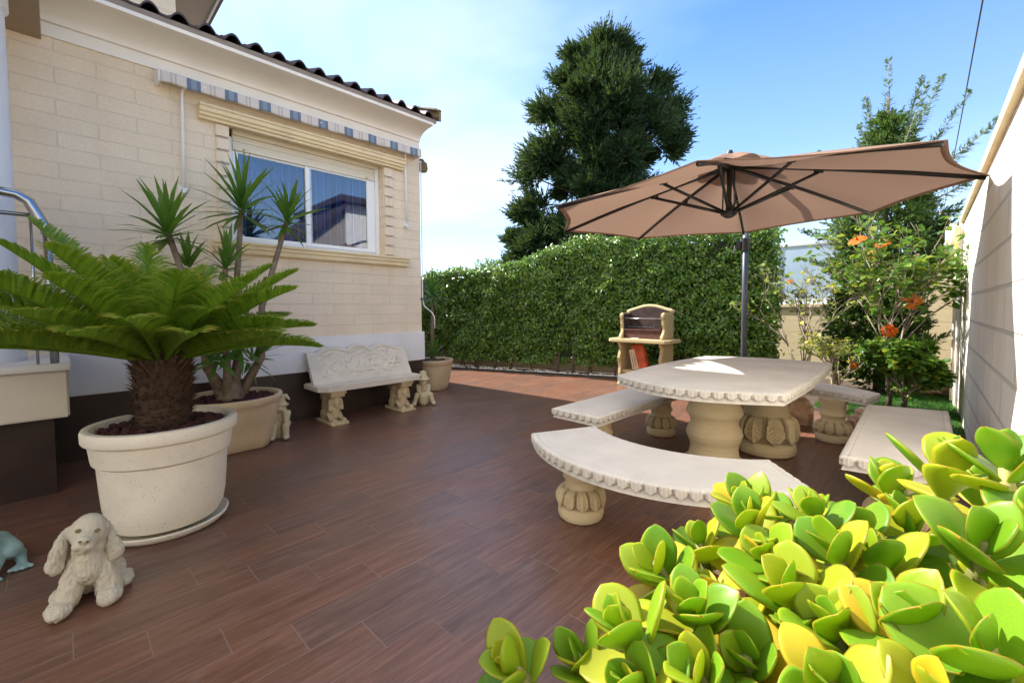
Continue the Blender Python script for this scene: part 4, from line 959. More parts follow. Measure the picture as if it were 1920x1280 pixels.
for k in range(9):
    f = k/8; w_ = .135*(1-.25*f**3) ; dd = .075*(1-.5*f**4); r = []
    for q in range(24):
        a = 2*math.pi*q/24; c_, s_ = math.cos(a), math.sin(a); e = .55
        p = Vector((w_*abs(c_)**e*(1 if c_ > 0 else -1) + .006*math.sin(f*19+a*3), dd*abs(s_)**e*(1 if s_ > 0 else -1)+.006*math.sin(f*23+a*2), f*.40))
        r.append(Mx @ p + L + Vector((.02, .0, .022)))
    rings.append(r)
mb.loft(rings); sk = mb.build('sack', M['paperbag'], cbag, True)
mb = MB(L); P = lambda x, z, y=-.083: tuple(Mx @ Vector((x, y, z)) + L + Vector((.02, 0, .022)))
mb.add([P(-.115, .005), P(-.005, .005), P(-.02, .33), P(-.115, .33), P(-.115, .005, -.075), P(-.005, .005, -.075), P(-.02, .33, -.07), P(-.115, .33, -.07)], [(0, 1, 2, 3), (0, 4, 5, 1), (1, 5, 6, 2), (2, 6, 7, 3), (3, 7, 4, 0)])
mb.build('label_panel', M['paperwhite'], cbag)
mb = MB(L); rr = random.Random(4)
for col_ in (-.085, -.045):
    z_ = .03
    while z_ < .27:
        h_ = rr.uniform(.012, .022); a = P(col_-.010, z_, -.0855); 
        mb.add([P(col_-.012, z_, -.0855), P(col_+.012, z_, -.0855), P(col_+.012, z_+.006, -.0855), P(col_-.012, z_+.006, -.0855)], [(0, 1, 2, 3)])
        mb.add([P(col_-.012 if rr.random() < .5 else col_+.006, z_+.006, -.0855), P(col_-.006 if False else col_+.012, z_+.006, -.0855), P(col_+.012, z_+h_, -.0855), P(col_+.006, z_+h_, -.0855)], [(0, 1, 2, 3)])
        z_ += h_+.009
mb.build('printed_letters', M['ink'], cbag)
# ------------------------------------------------------------------ rocks by the far bench
def rock(label, loc, r, seed):
    bm = bmesh.new(); bmesh.ops.create_icosphere(bm, subdivisions=5, radius=1)
    for v in bm.verts:
        p = v.co.copy(); n_ = mnoise.noise(p*1.6+Vector((seed, 0, 0)))*.35 + mnoise.noise(p*4+Vector((0, seed, 0)))*.22 + mnoise.noise(p*10+Vector((0, 0, seed)))*.13
        v.co = p*(1+n_); v.co = Vector((v.co.x*r[0], v.co.y*r[1], max(-r[2]*.72, v.co.z*r[2])))
    me = bpy.data.meshes.new('rock'); bm.to_mesh(me); bm.free()
    o = link('rock', me, M['rock'], None, True); o.location = (loc[0], loc[1], loc[2]+r[2]*.70)
    return tag(o, label, 'rock', 'rocks edging the lawn')
rock('large pitted coral coloured rock left of the far stone bench leg', (-1.00, 5.48, 0), (.16, .14, .20), 1.3)
rock('pale rock between the far bench leg and the straight bench', (-.40, 5.55, 0), (.13, .12, .13), 4.1)
rock('small pale rock at the lawn edge behind the far bench', (-.75, 6.35, 0), (.11, .10, .09), 7.7)
rock('brown flat rock lying in the corner by the far wall', (.02, 8.6, 0), (.25, .18, .16), 9.2)
# ------------------------------------------------------------------ lawn
mb = MB(); mb.prism([(-.95, 6.42), (-.33, 5.97), (.305, 5.92), (.305, 8.3), (-1.1, 8.3)], 'z', -.011, .004)
tag(mb.build('lawn', M['soil']), kind='structure')
n = 15000; P = np.stack([rng.uniform(-.98, .30, n), rng.uniform(5.93, 8.25, n), np.full(n, .003)], 1)
P = P[(P[:, 1] > 6.42-(P[:, 0]+.95)*.726) | (P[:, 0] > -.33)]; n = len(P)
ax = np.stack([rng.normal(0, .45, n), rng.normal(0, .45, n), np.ones(n)], 1); V, F = instance(LEAFQ, LEAFQ_F, P, ax, rdir(n), np.stack([rng.uniform(.03, .07, n), np.full(n, .006), np.full(n, .02)], 1))
tag(link('grass', np_mesh('grass', V, F), M['grass']), 'short bright green grass patch beneath the hibiscus by the white wall', 'grass', kind='stuff')
# ------------------------------------------------------------------ hedge
hg = thing('hedge', 'tall dense dark green leafy hedge along the back of the patio', 'hedge', hp(-1.5), 0); L = np.array(hg.location)
g = np.random.default_rng(21)
def htop(t): return np.interp(t, [-6, -4.6, -4.0, -3.4, -3.0, -2.4, -1.8, -1.2, -.5, 2.4], [1.9, 1.95, 2.02, 2.10, 2.02, 2.08, 2.22, 2.42, 2.52, 2.50])
def vn(p, s, o=0): return np.array([mnoise.noise(Vector((q[0]*s+o, q[1]*s, q[2]*s))) for q in p])
N = 62000
t = g.uniform(-5.9, 2.42, N); z = g.uniform(.22, 1, N); ht = htop(t); z = .20 + (ht-.20)*g.uniform(0, 1, N)**.92
bul = vn(np.stack([t, z*.45, 0*t], 1), 1.5, 3)*.24 + vn(np.stack([t, z, 0*t], 1), 4.0, 9)*.13
z += vn(np.stack([t, 0*t, 0*t], 1), 3.0, 5)*.09*(z/ht)**3
o = -.10 - np.abs(g.normal(0, .07, N)) + bul + .10*np.clip(.6-z, 0, 1)*-1
deep = g.uniform(0, 1, N) < .22; o = np.where(deep, o-g.uniform(.05, .35, N), o)
top = g.uniform(0, 1, N) < .13; o = np.where(top, g.uniform(-.75, -.1, N), o); z = np.where(top, ht + vn(np.stack([t, o, 0*t], 1), 3.0, 5)*.12 + g.normal(0, .04, N), z)
side = g.uniform(0, 1, N) < .035; t = np.where(side, 2.42+g.normal(0, .06, N), t); o = np.where(side, g.uniform(-.75, -.1, N), o)
P = np.array([[HB.x, HB.y, 0]]) + t[:, None]*np.array([[HD.x, HD.y, 0]]) + o[:, None]*np.array([[HN.x, HN.y, 0]]) + z[:, None]*np.array([[0, 0, 1.]])
ax = rdir(N, g)*.75 + np.array([[0, 0, -.55]]) + np.array([[HN.x, HN.y, 0]])*.45
nr = np.array([[HN.x, HN.y, .55]]) + rdir(N, g)*.75
sz = g.uniform(.050, .090, N)
V, F = instance(LEAF4, LEAF4_F, P-L, ax, nr, np.stack([sz, sz*g.uniform(.5, .62, N), sz], 1))
link('foliage', np_mesh('foliage', V, F), M['hedge'], hg)
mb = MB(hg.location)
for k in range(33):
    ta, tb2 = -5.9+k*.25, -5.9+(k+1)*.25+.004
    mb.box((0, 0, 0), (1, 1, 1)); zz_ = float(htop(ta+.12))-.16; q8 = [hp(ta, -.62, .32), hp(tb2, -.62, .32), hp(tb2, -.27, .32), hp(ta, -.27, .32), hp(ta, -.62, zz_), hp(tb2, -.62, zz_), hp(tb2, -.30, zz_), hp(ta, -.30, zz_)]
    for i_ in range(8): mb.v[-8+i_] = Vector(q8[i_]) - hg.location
mb.build('light_block_core', plain('shaded_inner_leaves', (.016, .03, .010), .9, .5, 14, .9, 18, .05), hg)  # solid core added to block light; the inner shade is in its colour
rr = random.Random(5)
for k in range(20):
    tt = -5.4+k*.41+rr.uniform(-.1, .1); mb = MB(hg.location)
    for q in range(rr.choice([1, 2, 3])):
        a = hp(tt+rr.uniform(-.06, .06), -.16+rr.uniform(-.05, .03), -.02); b = hp(tt+rr.uniform(-.12, .12), -.22+rr.uniform(-.06, .03), .5); mb.tube([a, tuple((Vector(a)+Vector(b))/2+Vector((rr.uniform(-.02, .02), 0, 0))), b], [.022, .017, .012], 7)
    mb.build('trunk', M['bark'], hg, True)
mb = MB((0, 0, 0)); mb.prism([hp(-6.2, -.78)[:2], hp(2.0, -.78)[:2], hp(2.0, -.95)[:2], hp(-6.2, -.95)[:2]], 'z', -.05, .55); lw = mb.build('low_wall', M['bwall']); tag(lw, 'low cream wall hidden behind the foot of the hedge', 'wall')
# leafy clump crowns: shrubs behind the hedge
def leafy(name, label, cat, loc, blobs, n, size, m, trunk, seed, tm='bark', shell=.55, aspect=.5, T=LEAF4, TF=LEAF4_F, droop=-.3):
    g = np.random.default_rng(seed); th_ = thing(name, label, cat, loc); L = np.array(loc, float)
    ps = []
    vol = np.array([b[3]*b[4]*b[5] for b in blobs])**.7; cnt = (n*vol/vol.sum()).astype(int)
    for b, c in zip(blobs, cnt):
        d = rdir(c, g); r = np.clip(1-np.abs(g.normal(0, shell*.5, c)), .05, 1.15)*(1+vn(d*1.0, 2.2, b[0])*.35)
        ps.append(np.array(b[:3]) + d*r[:, None]*np.array(b[3:6]))
    P = np.concatenate(ps); N = len(P); ax = rdir(N, g)+np.array([[0, 0, droop]]); sz = g.uniform(size*.7, size*1.3, N)
    V, F = instance(T, TF, P-L, ax, rdir(N, g)+np.array([[0, 0, .8]]), np.stack([sz, sz*aspect, sz], 1))
    link('crown', np_mesh('crown', V, F), m, th_)
    for tb_ in trunk:
        mb = MB(loc); mb.tube(tb_[0], tb_[1], 8); mb.build('trunk', M[tm], th_, True)
    return th_
q = hp(-3.35, -1.3)
leafy('round_shrub', 'round dark green shrub rising behind the low left part of the hedge', 'shrub', (q[0], q[1], 0), [(q[0], q[1], 1.75, .48, .48, .62), (q[0]+.2, q[1]+.1, 2.1, .30, .3, .32), (q[0]-.25, q[1], 1.6, .4, .4, .5)], 4200, .075, M['hedge'], [([(q[0], q[1], 0), (q[0]+.05, q[1], 1.6)], [.05, .03])], 31)
q = hp(-4.75, -1.2)
leafy('round_shrub', 'small loose shrub behind the hedge next to the house corner', 'shrub', (q[0], q[1], 0), [(q[0], q[1], 1.6, .4, .4, .6), (q[0]-.3, q[1], 1.75, .35, .3, .35)], 2600, .075, M['hedge'], [([(q[0], q[1], 0), (q[0]+.05, q[1], 1.4)], [.04, .03])], 32)
# ------------------------------------------------------------------ big cypress behind the hedge
def conifer_crown(th_, name, m, c, prof, nclump, nper, size, seed, zf=1.0, depth=1.0, up=.5, T=LEAFQ, TF=LEAFQ_F, aspect=.34, rad=.35):
    """prof: (z, left half-width, right half-width) seen from the patio; e1 is the direction to the right"""
    g = np.random.default_rng(seed); L = np.array(th_.location)
    zs = np.array([p[0] for p in prof]); wl_ = np.array([p[1] for p in prof]); wr = np.array([p[2] for p in prof])
    e1 = np.array([c[1], -c[0], 0.]); e1 /= np.linalg.norm(e1); e2 = np.array([-e1[1], e1[0], 0.])
    wt_ = np.interp(np.linspace(zs[0], zs[-1], 400), zs, (wl_+wr)); cdf = np.cumsum(wt_); cdf /= cdf[-1]
    z = np.interp(g.uniform(0, 1, nclump), cdf, np.linspace(zs[0], zs[-1], 400)); a = g.uniform(0, 2*math.pi, nclump)
    w_ = np.where(np.cos(a) < 0, np.interp(z, zs, wl_), np.interp(z, zs, wr)); ww = (np.interp(z, zs, wl_)+np.interp(z, zs, wr))/2*depth
    r = np.clip(1-np.abs(g.normal(0, .26, nclump)), .12, 1)
    C = np.array([[c[0], c[1], 0]]) + e1*(np.cos(a)*w_*r)[:, None] + e2*(np.sin(a)*ww*r)[:, None] + np.array([[0, 0, 1]])*z[:, None]
    out = e1*(np.cos(a))[:, None] + e2*(np.sin(a))[:, None]
    # every clump is a tapering plume of short sprays
    N = nclump*nper; ci = np.repeat(np.arange(nclump), nper); f = g.uniform(0, 1, N); cr_ = g.uniform(.7, 1.35, nclump)[ci]*rad
    pd = out[ci]*.75 + np.array([[0, 0, up]]) + rdir(nclump, g)[ci]*.35; pd /= np.linalg.norm(pd, axis=1, keepdims=True)
    sp = rdir(N, g)*(cr_*.34*(1-f*.8)*g.uniform(.4, 1, N))[:, None]
    P = C[ci] + pd*((f-.45)*cr_*1.7)[:, None] + sp
    ax = pd*1.0 + rdir(N, g)*.40 + sp/(cr_[:, None]+1e-6)*1.2
    sz = g.uniform(size*.6, size*1.3, N)*(1.1-.35*f)
    V, F = instance(T, TF, P-L, ax, rdir(N, g), np.stack([sz, sz*aspect, sz*.6], 1))
    link(name, np_mesh(name, V, F), m, th_)
    return C
cc = (-6.35, 10.2)
ct = thing('cypress_tree', 'big dark cypress tree towering behind the hedge', 'tree', (cc[0], cc[1], -.05)); L = ct.location
K = 12/811*1.14
pc = [(1.2, 2.2, .7), (2.6, 2.4, .8), (3.2, 2.3, .8), (3.8, 2.0, .8), (4.6, 1.85, 1.0), (5.1, 1.85, 1.6), (5.7, 2.0, 1.8), (6.2, 1.85, 1.65), (6.7, 1.65, 1.5), (7.2, 1.25, 1.3), (7.7, 1.05, .95), (8.0, .8, .6), (8.2, .5, .4)]
def clumpy(th_, name, m, c, prof, nclump, nper, size, rad, seed, depth=.9, aspect=.4, jag=(1, 1, 1.1), extra=()):
    g = np.random.default_rng(seed); L = np.array(th_.location); zs = np.array([p[0] for p in prof]); wl_ = np.array([p[1] for p in prof]); wr = np.array([p[2] for p in prof])
    e1 = np.array([c[1], -c[0], 0.]); e1 /= np.linalg.norm(e1); e2 = np.array([-e1[1], e1[0], 0.])
    tz = np.linspace(zs[0], zs[-1], 400); cdf = np.cumsum(np.interp(tz, zs, wl_+wr)**1.1); cdf /= cdf[-1]
    z = np.interp((np.arange(nclump)+g.uniform(0, 1, nclump))/nclump, cdf, tz); a = np.arange(nclump)*2.39996+g.normal(0, .3, nclump)
    w_ = np.where(np.cos(a) < 0, np.interp(z, zs, wl_), np.interp(z, zs, wr)); ww = (np.interp(z, zs, wl_)+np.interp(z, zs, wr))/2*depth
    r = np.clip(1.0-np.abs(g.normal(0, .22, nclump)), .25, 1)*g.choice(jag, nclump)
    C = np.array([[c[0], c[1], 0]]) + e1*(np.cos(a)*np.maximum(.05, w_-rad*.45)*r)[:, None] + e2*(np.sin(a)*np.maximum(.05, ww-rad*.45)*r)[:, None] + np.array([[0, 0, 1]])*z[:, None]
    for (u_, v_, z_) in extra:
        C = np.vstack([C, np.array([[c[0], c[1], z_]]) + e1*u_ + e2*v_]); a = np.append(a, math.pi if u_ < 0 else 0)
    nclump = len(C)
    out = e1*(np.cos(a))[:, None] + e2*(np.sin(a))[:, None]; k = 11; ns = nclump*max(8, nper//k); ci = np.repeat(np.arange(nclump), max(8, nper//k))
    rr_ = g.uniform(.65, 1.25, nclump)[ci]*rad; d = rdir(ns, g); up_ = out[ci]*.55+np.array([[0, 0, .70]])
    base = C[ci] + d*(rr_*g.uniform(.1, .72, ns)*(.75+.25*np.sin(d[:, 0]*7+ci)*np.sin(d[:, 1]*6+ci*2)))[:, None]*np.array([[1, 1, .62]])
    dr = d*.75 + up_*.85 + rdir(ns, g)*.25; dr /= np.linalg.norm(dr, axis=1, keepdims=True); ln = rr_*g.uniform(.30, .62, ns)
    PP, AA, SS = [], [], []           # every twig carries eleven sprays, shorter towards its tip
    for q in range(k):
        f = q/(k-1); sv = rdir(ns, g); sv -= dr*(sv*dr).sum(1, keepdims=True); sv /= np.linalg.norm(sv, axis=1, keepdims=True)
        PP.append(base + dr*(ln*f)[:, None]); AA.append(dr*(.75+.6*f) + sv*(.75-.5*f) + np.array([[0, 0, -.12]])); SS.append(size*(1.25-.75*f)*g.uniform(.75, 1.25, ns))
    P = np.concatenate(PP); ax = np.concatenate(AA); sz = np.concatenate(SS)
    V, F = instance(LEAFQ, LEAFQ_F, P-L, ax, rdir(len(P), g), np.stack([sz, sz*aspect, sz*.5], 1)); link(name, np_mesh(name, V, F), m, th_); return C
CP = clumpy(ct, 'crown', M['cyp'], cc, pc, 92, 1900, .130, .70, 41, aspect=.36, jag=(.66, .92, 1.0, 1.08, 1.25), extra=((-2.2, 0, 3.9), (-1.9, .1, 3.6), (-2.4, 0, 3.2), (-2.1, -.2, 2.7), (-1.9, 0, 4.9), (-1.85, .2, 5.4), (1.75, 0, 5.3), (1.8, .1, 5.7), (1.6, 0, 6.3), (-1.55, 0, 6.6), (1.35, 0, 7.0), (-.75, 0, 8.0), (.35, 0, 8.1), (-.2, .3, 8.2), (.9, -.6, 4.2), (.7, -.7, 3.4), (0, -.9, 6), (.5, -.6, 7)))
mb = MB(L); mb.tube([(cc[0]+.1, cc[1], -.05), (cc[0], cc[1], 2), (cc[0]+.15, cc[1]+.05, 4.5), (cc[0]-.05, cc[1], 6.6), (cc[0], cc[1], 8.0)], [.30, .25, .18, .10, .03], 12); mb.build('trunk', M['bark'], ct, True)
mb = MB(L)
for k in range(0, len(CP), 4):
    p = Vector(CP[k]); b = Vector((cc[0], cc[1], max(.8, p.z-.7))); mb.tube([b, b.lerp(p, .5)+Vector((0, 0, -.1)), p], [.05, .03, .012], 6)
o = mb.build('limbs', M['bark'], ct, True); o['kind'] = 'stuff'
# bare young twigs beside it
t = thing('bare_bush', 'thin leafless twigs poking above the hedge left of the cypress', 'bush', (-8.0, 8.6, 0)); rr = random.Random(8)
mb = MB(t.location)
for k in range(22):
    a = rr.uniform(0, 6.28); h_ = rr.uniform(1.9, 2.55); mb.tube([(-8, 8.6, .2), (-8+.15*math.cos(a), 8.6+.15*math.sin(a), h_*.6), (-8+rr.uniform(.2, .45)*math.cos(a), 8.6+.4*math.sin(a), h_)], [.012, .008, .003], 5)
mb.build('twigs', M['twig'], t, True)
# ------------------------------------------------------------------ feathery conifer by the white wall
fc = (-.46, 8.1)
ft = thing('feathery_conifer', 'green conifer with loose feathery top between parasol and white wall', 'tree', (fc[0], fc[1], 0)); L = ft.location
pf_ = [(.15, .50, .35), (.5, .62, .50), (1.0, .64, .58), (1.5, .62, .62), (2.0, .62, .68), (2.5, .60, .66), (2.9, .5, .55), (3.3, .40, .42), (3.6, .28, .30), (3.9, .15, .16)]
clumpy(ft, 'crown', M['conif'], fc, pf_, 230, 330, .062, .25, 51, .85, .36, (.85, 1, 1.15))
mb = MB(L); mb.tube([(fc[0], fc[1], -.02), (fc[0]+.03, fc[1], 1.5), (fc[0], fc[1], 3.0), (fc[0]+.02, fc[1], 4.3)], [.07, .055, .03, .006], 8); mb.build('trunk', M['bark'], ft, True)
g = np.random.default_rng(52)
def plume(th_, base, d, length, m, n=150, w=.16, seed=0, curve=(0, 0, .25)):
    """a long branch carrying two ranks of forward-swept sprigs"""
    g = np.random.default_rng(seed); base = np.array(base, float); d = np.array(d, float); d /= np.linalg.norm(d); s = g.uniform(.08, 1, n)
    cv = np.array(curve); C = base + d*(s*length)[:, None] + cv*(s**2*length)[:, None]
    t = d + 2*cv*s[:, None]; t /= np.linalg.norm(t, axis=1, keepdims=True)
    side = rdir(n, g); side -= t*(side*t).sum(1, keepdims=True); side /= np.linalg.norm(side, axis=1, keepdims=True)
    Ls = w*(1.08-s)*g.uniform(.6, 1.2, n) + .025
    P_, A_, S_ = [], [], []
    for q in range(9):
        f = q/9; dirq = t*.75 + side*.85
        P_.append(C + dirq*(Ls*f)[:, None]); A_.append(dirq*.8 + rdir(n, g)*.55); S_.append(.045*(1.15-f)*g.uniform(.7, 1.3, n))
    P = np.concatenate(P_); A = np.concatenate(A_); S = np.concatenate(S_)
    V, F = instance(LEAFQ, LEAFQ_F, P-np.array(th_.location), A, rdir(len(P), g), np.stack([S, S*.30, S*.4], 1))
    o = link('branch', np_mesh('branch', V, F), m, th_)
    mb = MB(th_.location); mb.tube([tuple(base + d*length*x + cv*x*x*length) for x in np.linspace(0, 1, 7)], [.012*(1-x*.85) for x in np.linspace(0, 1, 7)], 5); mb.build('branchlet', M['twig'], o, True)
pl_ = [((0, 0, 3.2), (.0, 0, 1), 1.25), ((.05, 0, 3.1), (.28, .1, 1), 1.1), ((-.05, 0, 3.2), (-.22, 0, 1), .95), ((.1, 0, 2.9), (.62, .1, .8), 1.15), ((.1, -.1, 2.7), (.95, -.1, .62), 1.25), ((.15, 0, 2.5), (1.0, .1, .40), 1.15), ((.15, .1, 2.3), (1, 0, .25), 1.0),
       ((-.1, 0, 2.9), (-.7, -.1, .55), .85), ((-.1, 0, 2.6), (-1, 0, .30), .9), ((-.15, 0, 2.2), (-1, -.1, .12), .85), ((0, .1, 3.0), (.1, .5, .9), 1.0), ((.05, -.1, 3.0), (.35, -.3, .9), 1.0), ((-.1, 0, 1.75), (-1, -.3, .1), .75), ((.05, -.1, 2.8), (-.35, -.3, .9), .9), ((.1, 0, 3.2), (.45, 0, .9), 1.0)]
for k, (b, d_, l_) in enumerate(pl_): plume(ft, (fc[0]+b[0], fc[1]+b[1], b[2]), d_, l_, M['confy'] if b[2] > 2.4 else M['conif'], 110, .22, 60+k, (0, 0, .18))
# ------------------------------------------------------------------ hibiscus shrubs
def hibiscus(name, label, loc, h_, nst, spread, seed, m, dens, flowers=(), leafsize=.085, lo=.25):
    th_ = thing(name, label, 'shrub', (loc[0], loc[1], 0)); rr = random.Random(seed); g = np.random.default_rng(seed); tips = []; tw = MB(th_.location)
    tr_ = MB(th_.location); tr_.tube([(loc[0], loc[1], -.01), (loc[0]+.015, loc[1], .22), (loc[0]+.01, loc[1], .42)], [.030, .026, .022], 8); tr_.build('trunk', M['bark'], th_, True)
    def grow(p, d, l, r, lev):
        q = p + d*l; mid = p.lerp(q, .5) + Vector((rr.uniform(-.03, .03), rr.uniform(-.03, .03), .01))*l
        tw.tube([p, mid, q], [r, r*.85, r*.68], 6)
        for k in range(3): tips.append((p.lerp(q, rr.uniform(.3, 1)), d, lev))
        if lev >= 4 or r < .0025: tips.append((q, d, 5)); tips.append((q, d, 5)); return
        for k in range(rr.choice([2, 2, 3])):
            nd = (d + Vector((rr.uniform(-1, 1), rr.uniform(-1, 1), rr.uniform(-.25, .55)))*.62).normalized(); grow(q, nd, l*rr.uniform(.62, .88), r*.66, lev+1)
    for k in range(nst):
        a = 2*math.pi*k/nst + rr.uniform(-.4, .4); d = Vector((math.cos(a)*spread*rr.uniform(.4, 1), math.sin(a)*spread*rr.uniform(.4, 1), 1)).normalized()
        grow(Vector((loc[0]+.01*math.cos(a), loc[1]+.01*math.sin(a), .12+.25*rr.random())), d, h_*rr.uniform(.26, .34), .013, 0)
    o = tw.build('branches', M['twig'], th_, True)
    P, A = [], []
    for (p, d, lev) in tips:
        for k in range(dens if lev >= 2 else max(1, dens//2)):
            if rr.random() < lo*(p.z/h_): continue
            v = Vector((rr.uniform(-1, 1), rr.uniform(-1, 1), rr.uniform(-.5, .6))).normalized(); P.append(p+v*.02); A.append(v+Vector((0, 0, -.15)))
    P = np.array(P); A = np.array(A); n = len(P); sz = g.uniform(leafsize*.55, leafsize*1.25, n)
    V, F = instance(LEAF, [f for f in LEAF_F], P-np.array(th_.location), A, rdir(n, g)*.6+np.array([[0, 0, 1.]]), np.stack([sz, sz*.72, sz], 1))
    me = bpy.data.meshes.new('foliage'); me.from_pydata([tuple(v) for v in V], [], [tuple(dict.fromkeys(f)) for f in F]); link('foliage', me, m, th_)
    for (fx_, fy_, fz_, face, s_) in flowers:
        f_ = MB(th_.location); face = Vector(face).normalized(); a = face.orthogonal().normalized(); b = face.cross(a); c0 = Vector((fx_, fy_, fz_))
        for k in range(5):
            an = 2*math.pi*k/5; di = a*math.cos(an)+b*math.sin(an); sd2 = face.cross(di)
            def pt(u, v):
                w_ = math.sin(math.pi*min(1, u*.80+.06))**.7*.50*(1+.06*math.sin(u*15)); lift = .38*u*(1-u*.8)+.05*math.sin(v*9+u*7)*u - .12*u**3
                return c0 + di*(u*s_) + sd2*((v-.5)*2*w_*s_) + face*(lift*s_)
            f_.grid(pt, 7, 7)
        fo = f_.build('flower', M['petal'], th_, True, fix=False)
        f_ = MB(th_.location); f_.tube([c0, c0+face*s_*.45, c0+face*s_*.85], [s_*.13, s_*.05, s_*.06], 8); f_.build('pistil', M['petalc'], fo, True)
    # dead upright stick and side twigs
    return th_
camdir = lambda x, y, z: (-x, -y, 1.25-z+.3)
hf = [(-.115, 6.75, 1.305, camdir(-.115, 6.75, 1.3), .090), (-.30, 6.72, .965, (-.1, -1, -.25), .080), (-.62, 6.75, 2.06, (-.3, -.6, .9), .10), (-.405, 6.75, 2.0, (.1, -.6, .9), .10), (-.50, 7.0, 1.90, (-.5, -1, .2), .05), (-.06, 6.95, .70, (.2, -1, -.3), .055), (-.63, 6.8, .52, (-.3, -1, -.2), .04)]
hibiscus('hibiscus_shrub', 'tall hibiscus shrub with orange flowers in front of the conifer', (-.30, 6.95), 2.0, 6, .22, 71, M['hib'], 3, hf, .085, .72)
hibiscus('hibiscus_shrub', 'sparse half bare shrub with yellowing leaves beside the parasol mast', (-1.28, 7.55), 1.75, 7, .42, 77, M['hiby'], 1, [(-1.42, 7.3, 1.62, (-.2, -1, .3), .035)], .075, .75)
hibiscus('low_bush', 'low green leafy bush at the lawn edge behind the far bench', (-.16, 6.75), .62, 9, .8, 79, M['hib'], 5, (), .080, .1)
hibiscus('low_bush', 'small bare twiggy bush beside the far corner of the stone table', (-.80, 6.7), .75, 6, .55, 83, M['hiby'], 1, (), .05, .5)
# ------------------------------------------------------------------ sago palm
sg = thing('sago_palm', 'large sago palm with arching yellow tipped fronds in the big speckled pot', 'palm', (-3.2, .405, .57)); L = sg.location
mb = MB(L); mb.lathe([(.05, .0), (.118, 0), (.124, .05), (.127, .14), (.129, .25), (.129, .36), (.12, .42), (.08, .45), (.02, .46)], L, 32, lambda a, z: .008*math.sin(a*13+z*60)); mb.build('trunk', M['trunk'], sg, True)
g = np.random.default_rng(91); n = 900; a = g.uniform(0, 2*math.pi, n); z = g.uniform(.01, .42, n); r = np.interp(z, [0, .14, .25, .36, .42], [.118, .126, .128, .128, .115])
P = np.stack([r*np.cos(a), r*np.sin(a), z], 1); ax = np.stack([np.cos(a), np.sin(a), .45+.9*z/.42], 1)+rdir(n, g)*.22; s = g.uniform(.035, .060, n)*(.75+.6*z/.42)
V, F = instance(LEAF4, LEAF4_F, P, ax, np.stack([-np.cos(a)*.2, -np.sin(a)*.2, np.ones(n)], 1), np.stack([s, s*.42, s*.8], 1)); o = link('old_leaf_bases', np_mesh('bases', V, F), M['scale'], sg); o['kind'] = 'stuff'
LF = np.array([(0,-.5,0),(0,.5,0),(.35,-.5,.2),(.35,.5,.2),(.7,-.42,.1),(.7,.42,.1),(1,-.05,-.35),(1,.05,-.35)], float); LFF = [(0,1,3,2),(2,3,5,4),(4,5,7,6)]
TIPV = np.array([0,0,.0,.0,.12,.12,1,1.])
def frond(th_, az, el, length, droop, seed, m, nl=80, ll=.175, twist=0):
    g = np.random.default_rng(seed); s = np.linspace(0, 1, 40); e = el - droop*s**1.4; dr = length/39
    c = [np.zeros(3)]
    hx, hy = math.cos(az), math.sin(az)
    for k in range(39): c.append(c[-1] + np.array([math.cos(e[k])*hx, math.cos(e[k])*hy, math.sin(e[k])])*dr)
    c = np.array(c) + np.array([hx*.09, hy*.09, .40])
    sv = np.linspace(.13, .995, nl); pos = np.stack([np.interp(sv, s, c[:, q]) for q in range(3)], 1); ee = np.interp(sv, s, e)
    tan = np.stack([np.cos(ee)*hx, np.cos(ee)*hy, np.sin(ee)], 1); sd_ = np.array([-hy, hx, 0.]); upv = np.cross(tan, np.tile(sd_, (nl, 1)))
    ln = ll*np.clip(np.sin(np.pi*np.clip(sv*.93+.05, 0, 1))**.55, .28, 1)
    PP, AA, NN, SS, YY = [], [], [], [], []
    old = g.uniform(0, 1)
    for sgn in (1, -1):
        fwd = .30 + .8*sv**2
        A = sd_*sgn + tan*fwd[:, None] + upv*(.60) + g.normal(0, .06, (nl, 3)); PP.append(pos); AA.append(A); NN.append(upv*.8 - sd_*sgn*.45); SS.append(ln*g.uniform(.88, 1.1, nl)); YY.append(np.clip(.36 + .85*sv**2.2 + g.normal(0, .2, nl) + .25*(old > .6), 0, 1))
    P = np.concatenate(PP); A = np.concatenate(AA); Nn = np.concatenate(NN); S = np.concatenate(SS); Y = np.concatenate(YY)
    V, F = instance(LF, LFF, P, A, Nn, np.stack([S, g.uniform(.0095, .0135, len(S)), S*.5], 1))
    tip = (TIPV[None, :]*Y[:, None]).ravel()
    f_ = link('frond', np_mesh('frond', V, F, {'tip': tip}), m, th_)
    mb = MB(); mb.tube([tuple(x) for x in c[::3]], [.011*(1-.75*x) for x in s[::3]], 6); r_ = mb.build('rachis', M['sago'], f_, True)
    return f_
k = 0; rr = random.Random(17)
for ring, (nf, el, ln, dr) in enumerate([(13, 13, .84, 16), (14, 27, .92, 20), (12, 41, .92, 22), (8, 58, .80, 20), (5, 74, .58, 16)]):
    for q in range(nf):
        az = 2*math.pi*(q+.37*ring)/nf + rr.uniform(-.12, .12); frond(sg, az, R(el+rr.uniform(-7, 7)), ln*rr.uniform(.86, 1.1)*(1+.15*math.cos(az-R(224))), R(dr+rr.uniform(-8, 8)), 200+k, M['sago']); k += 1
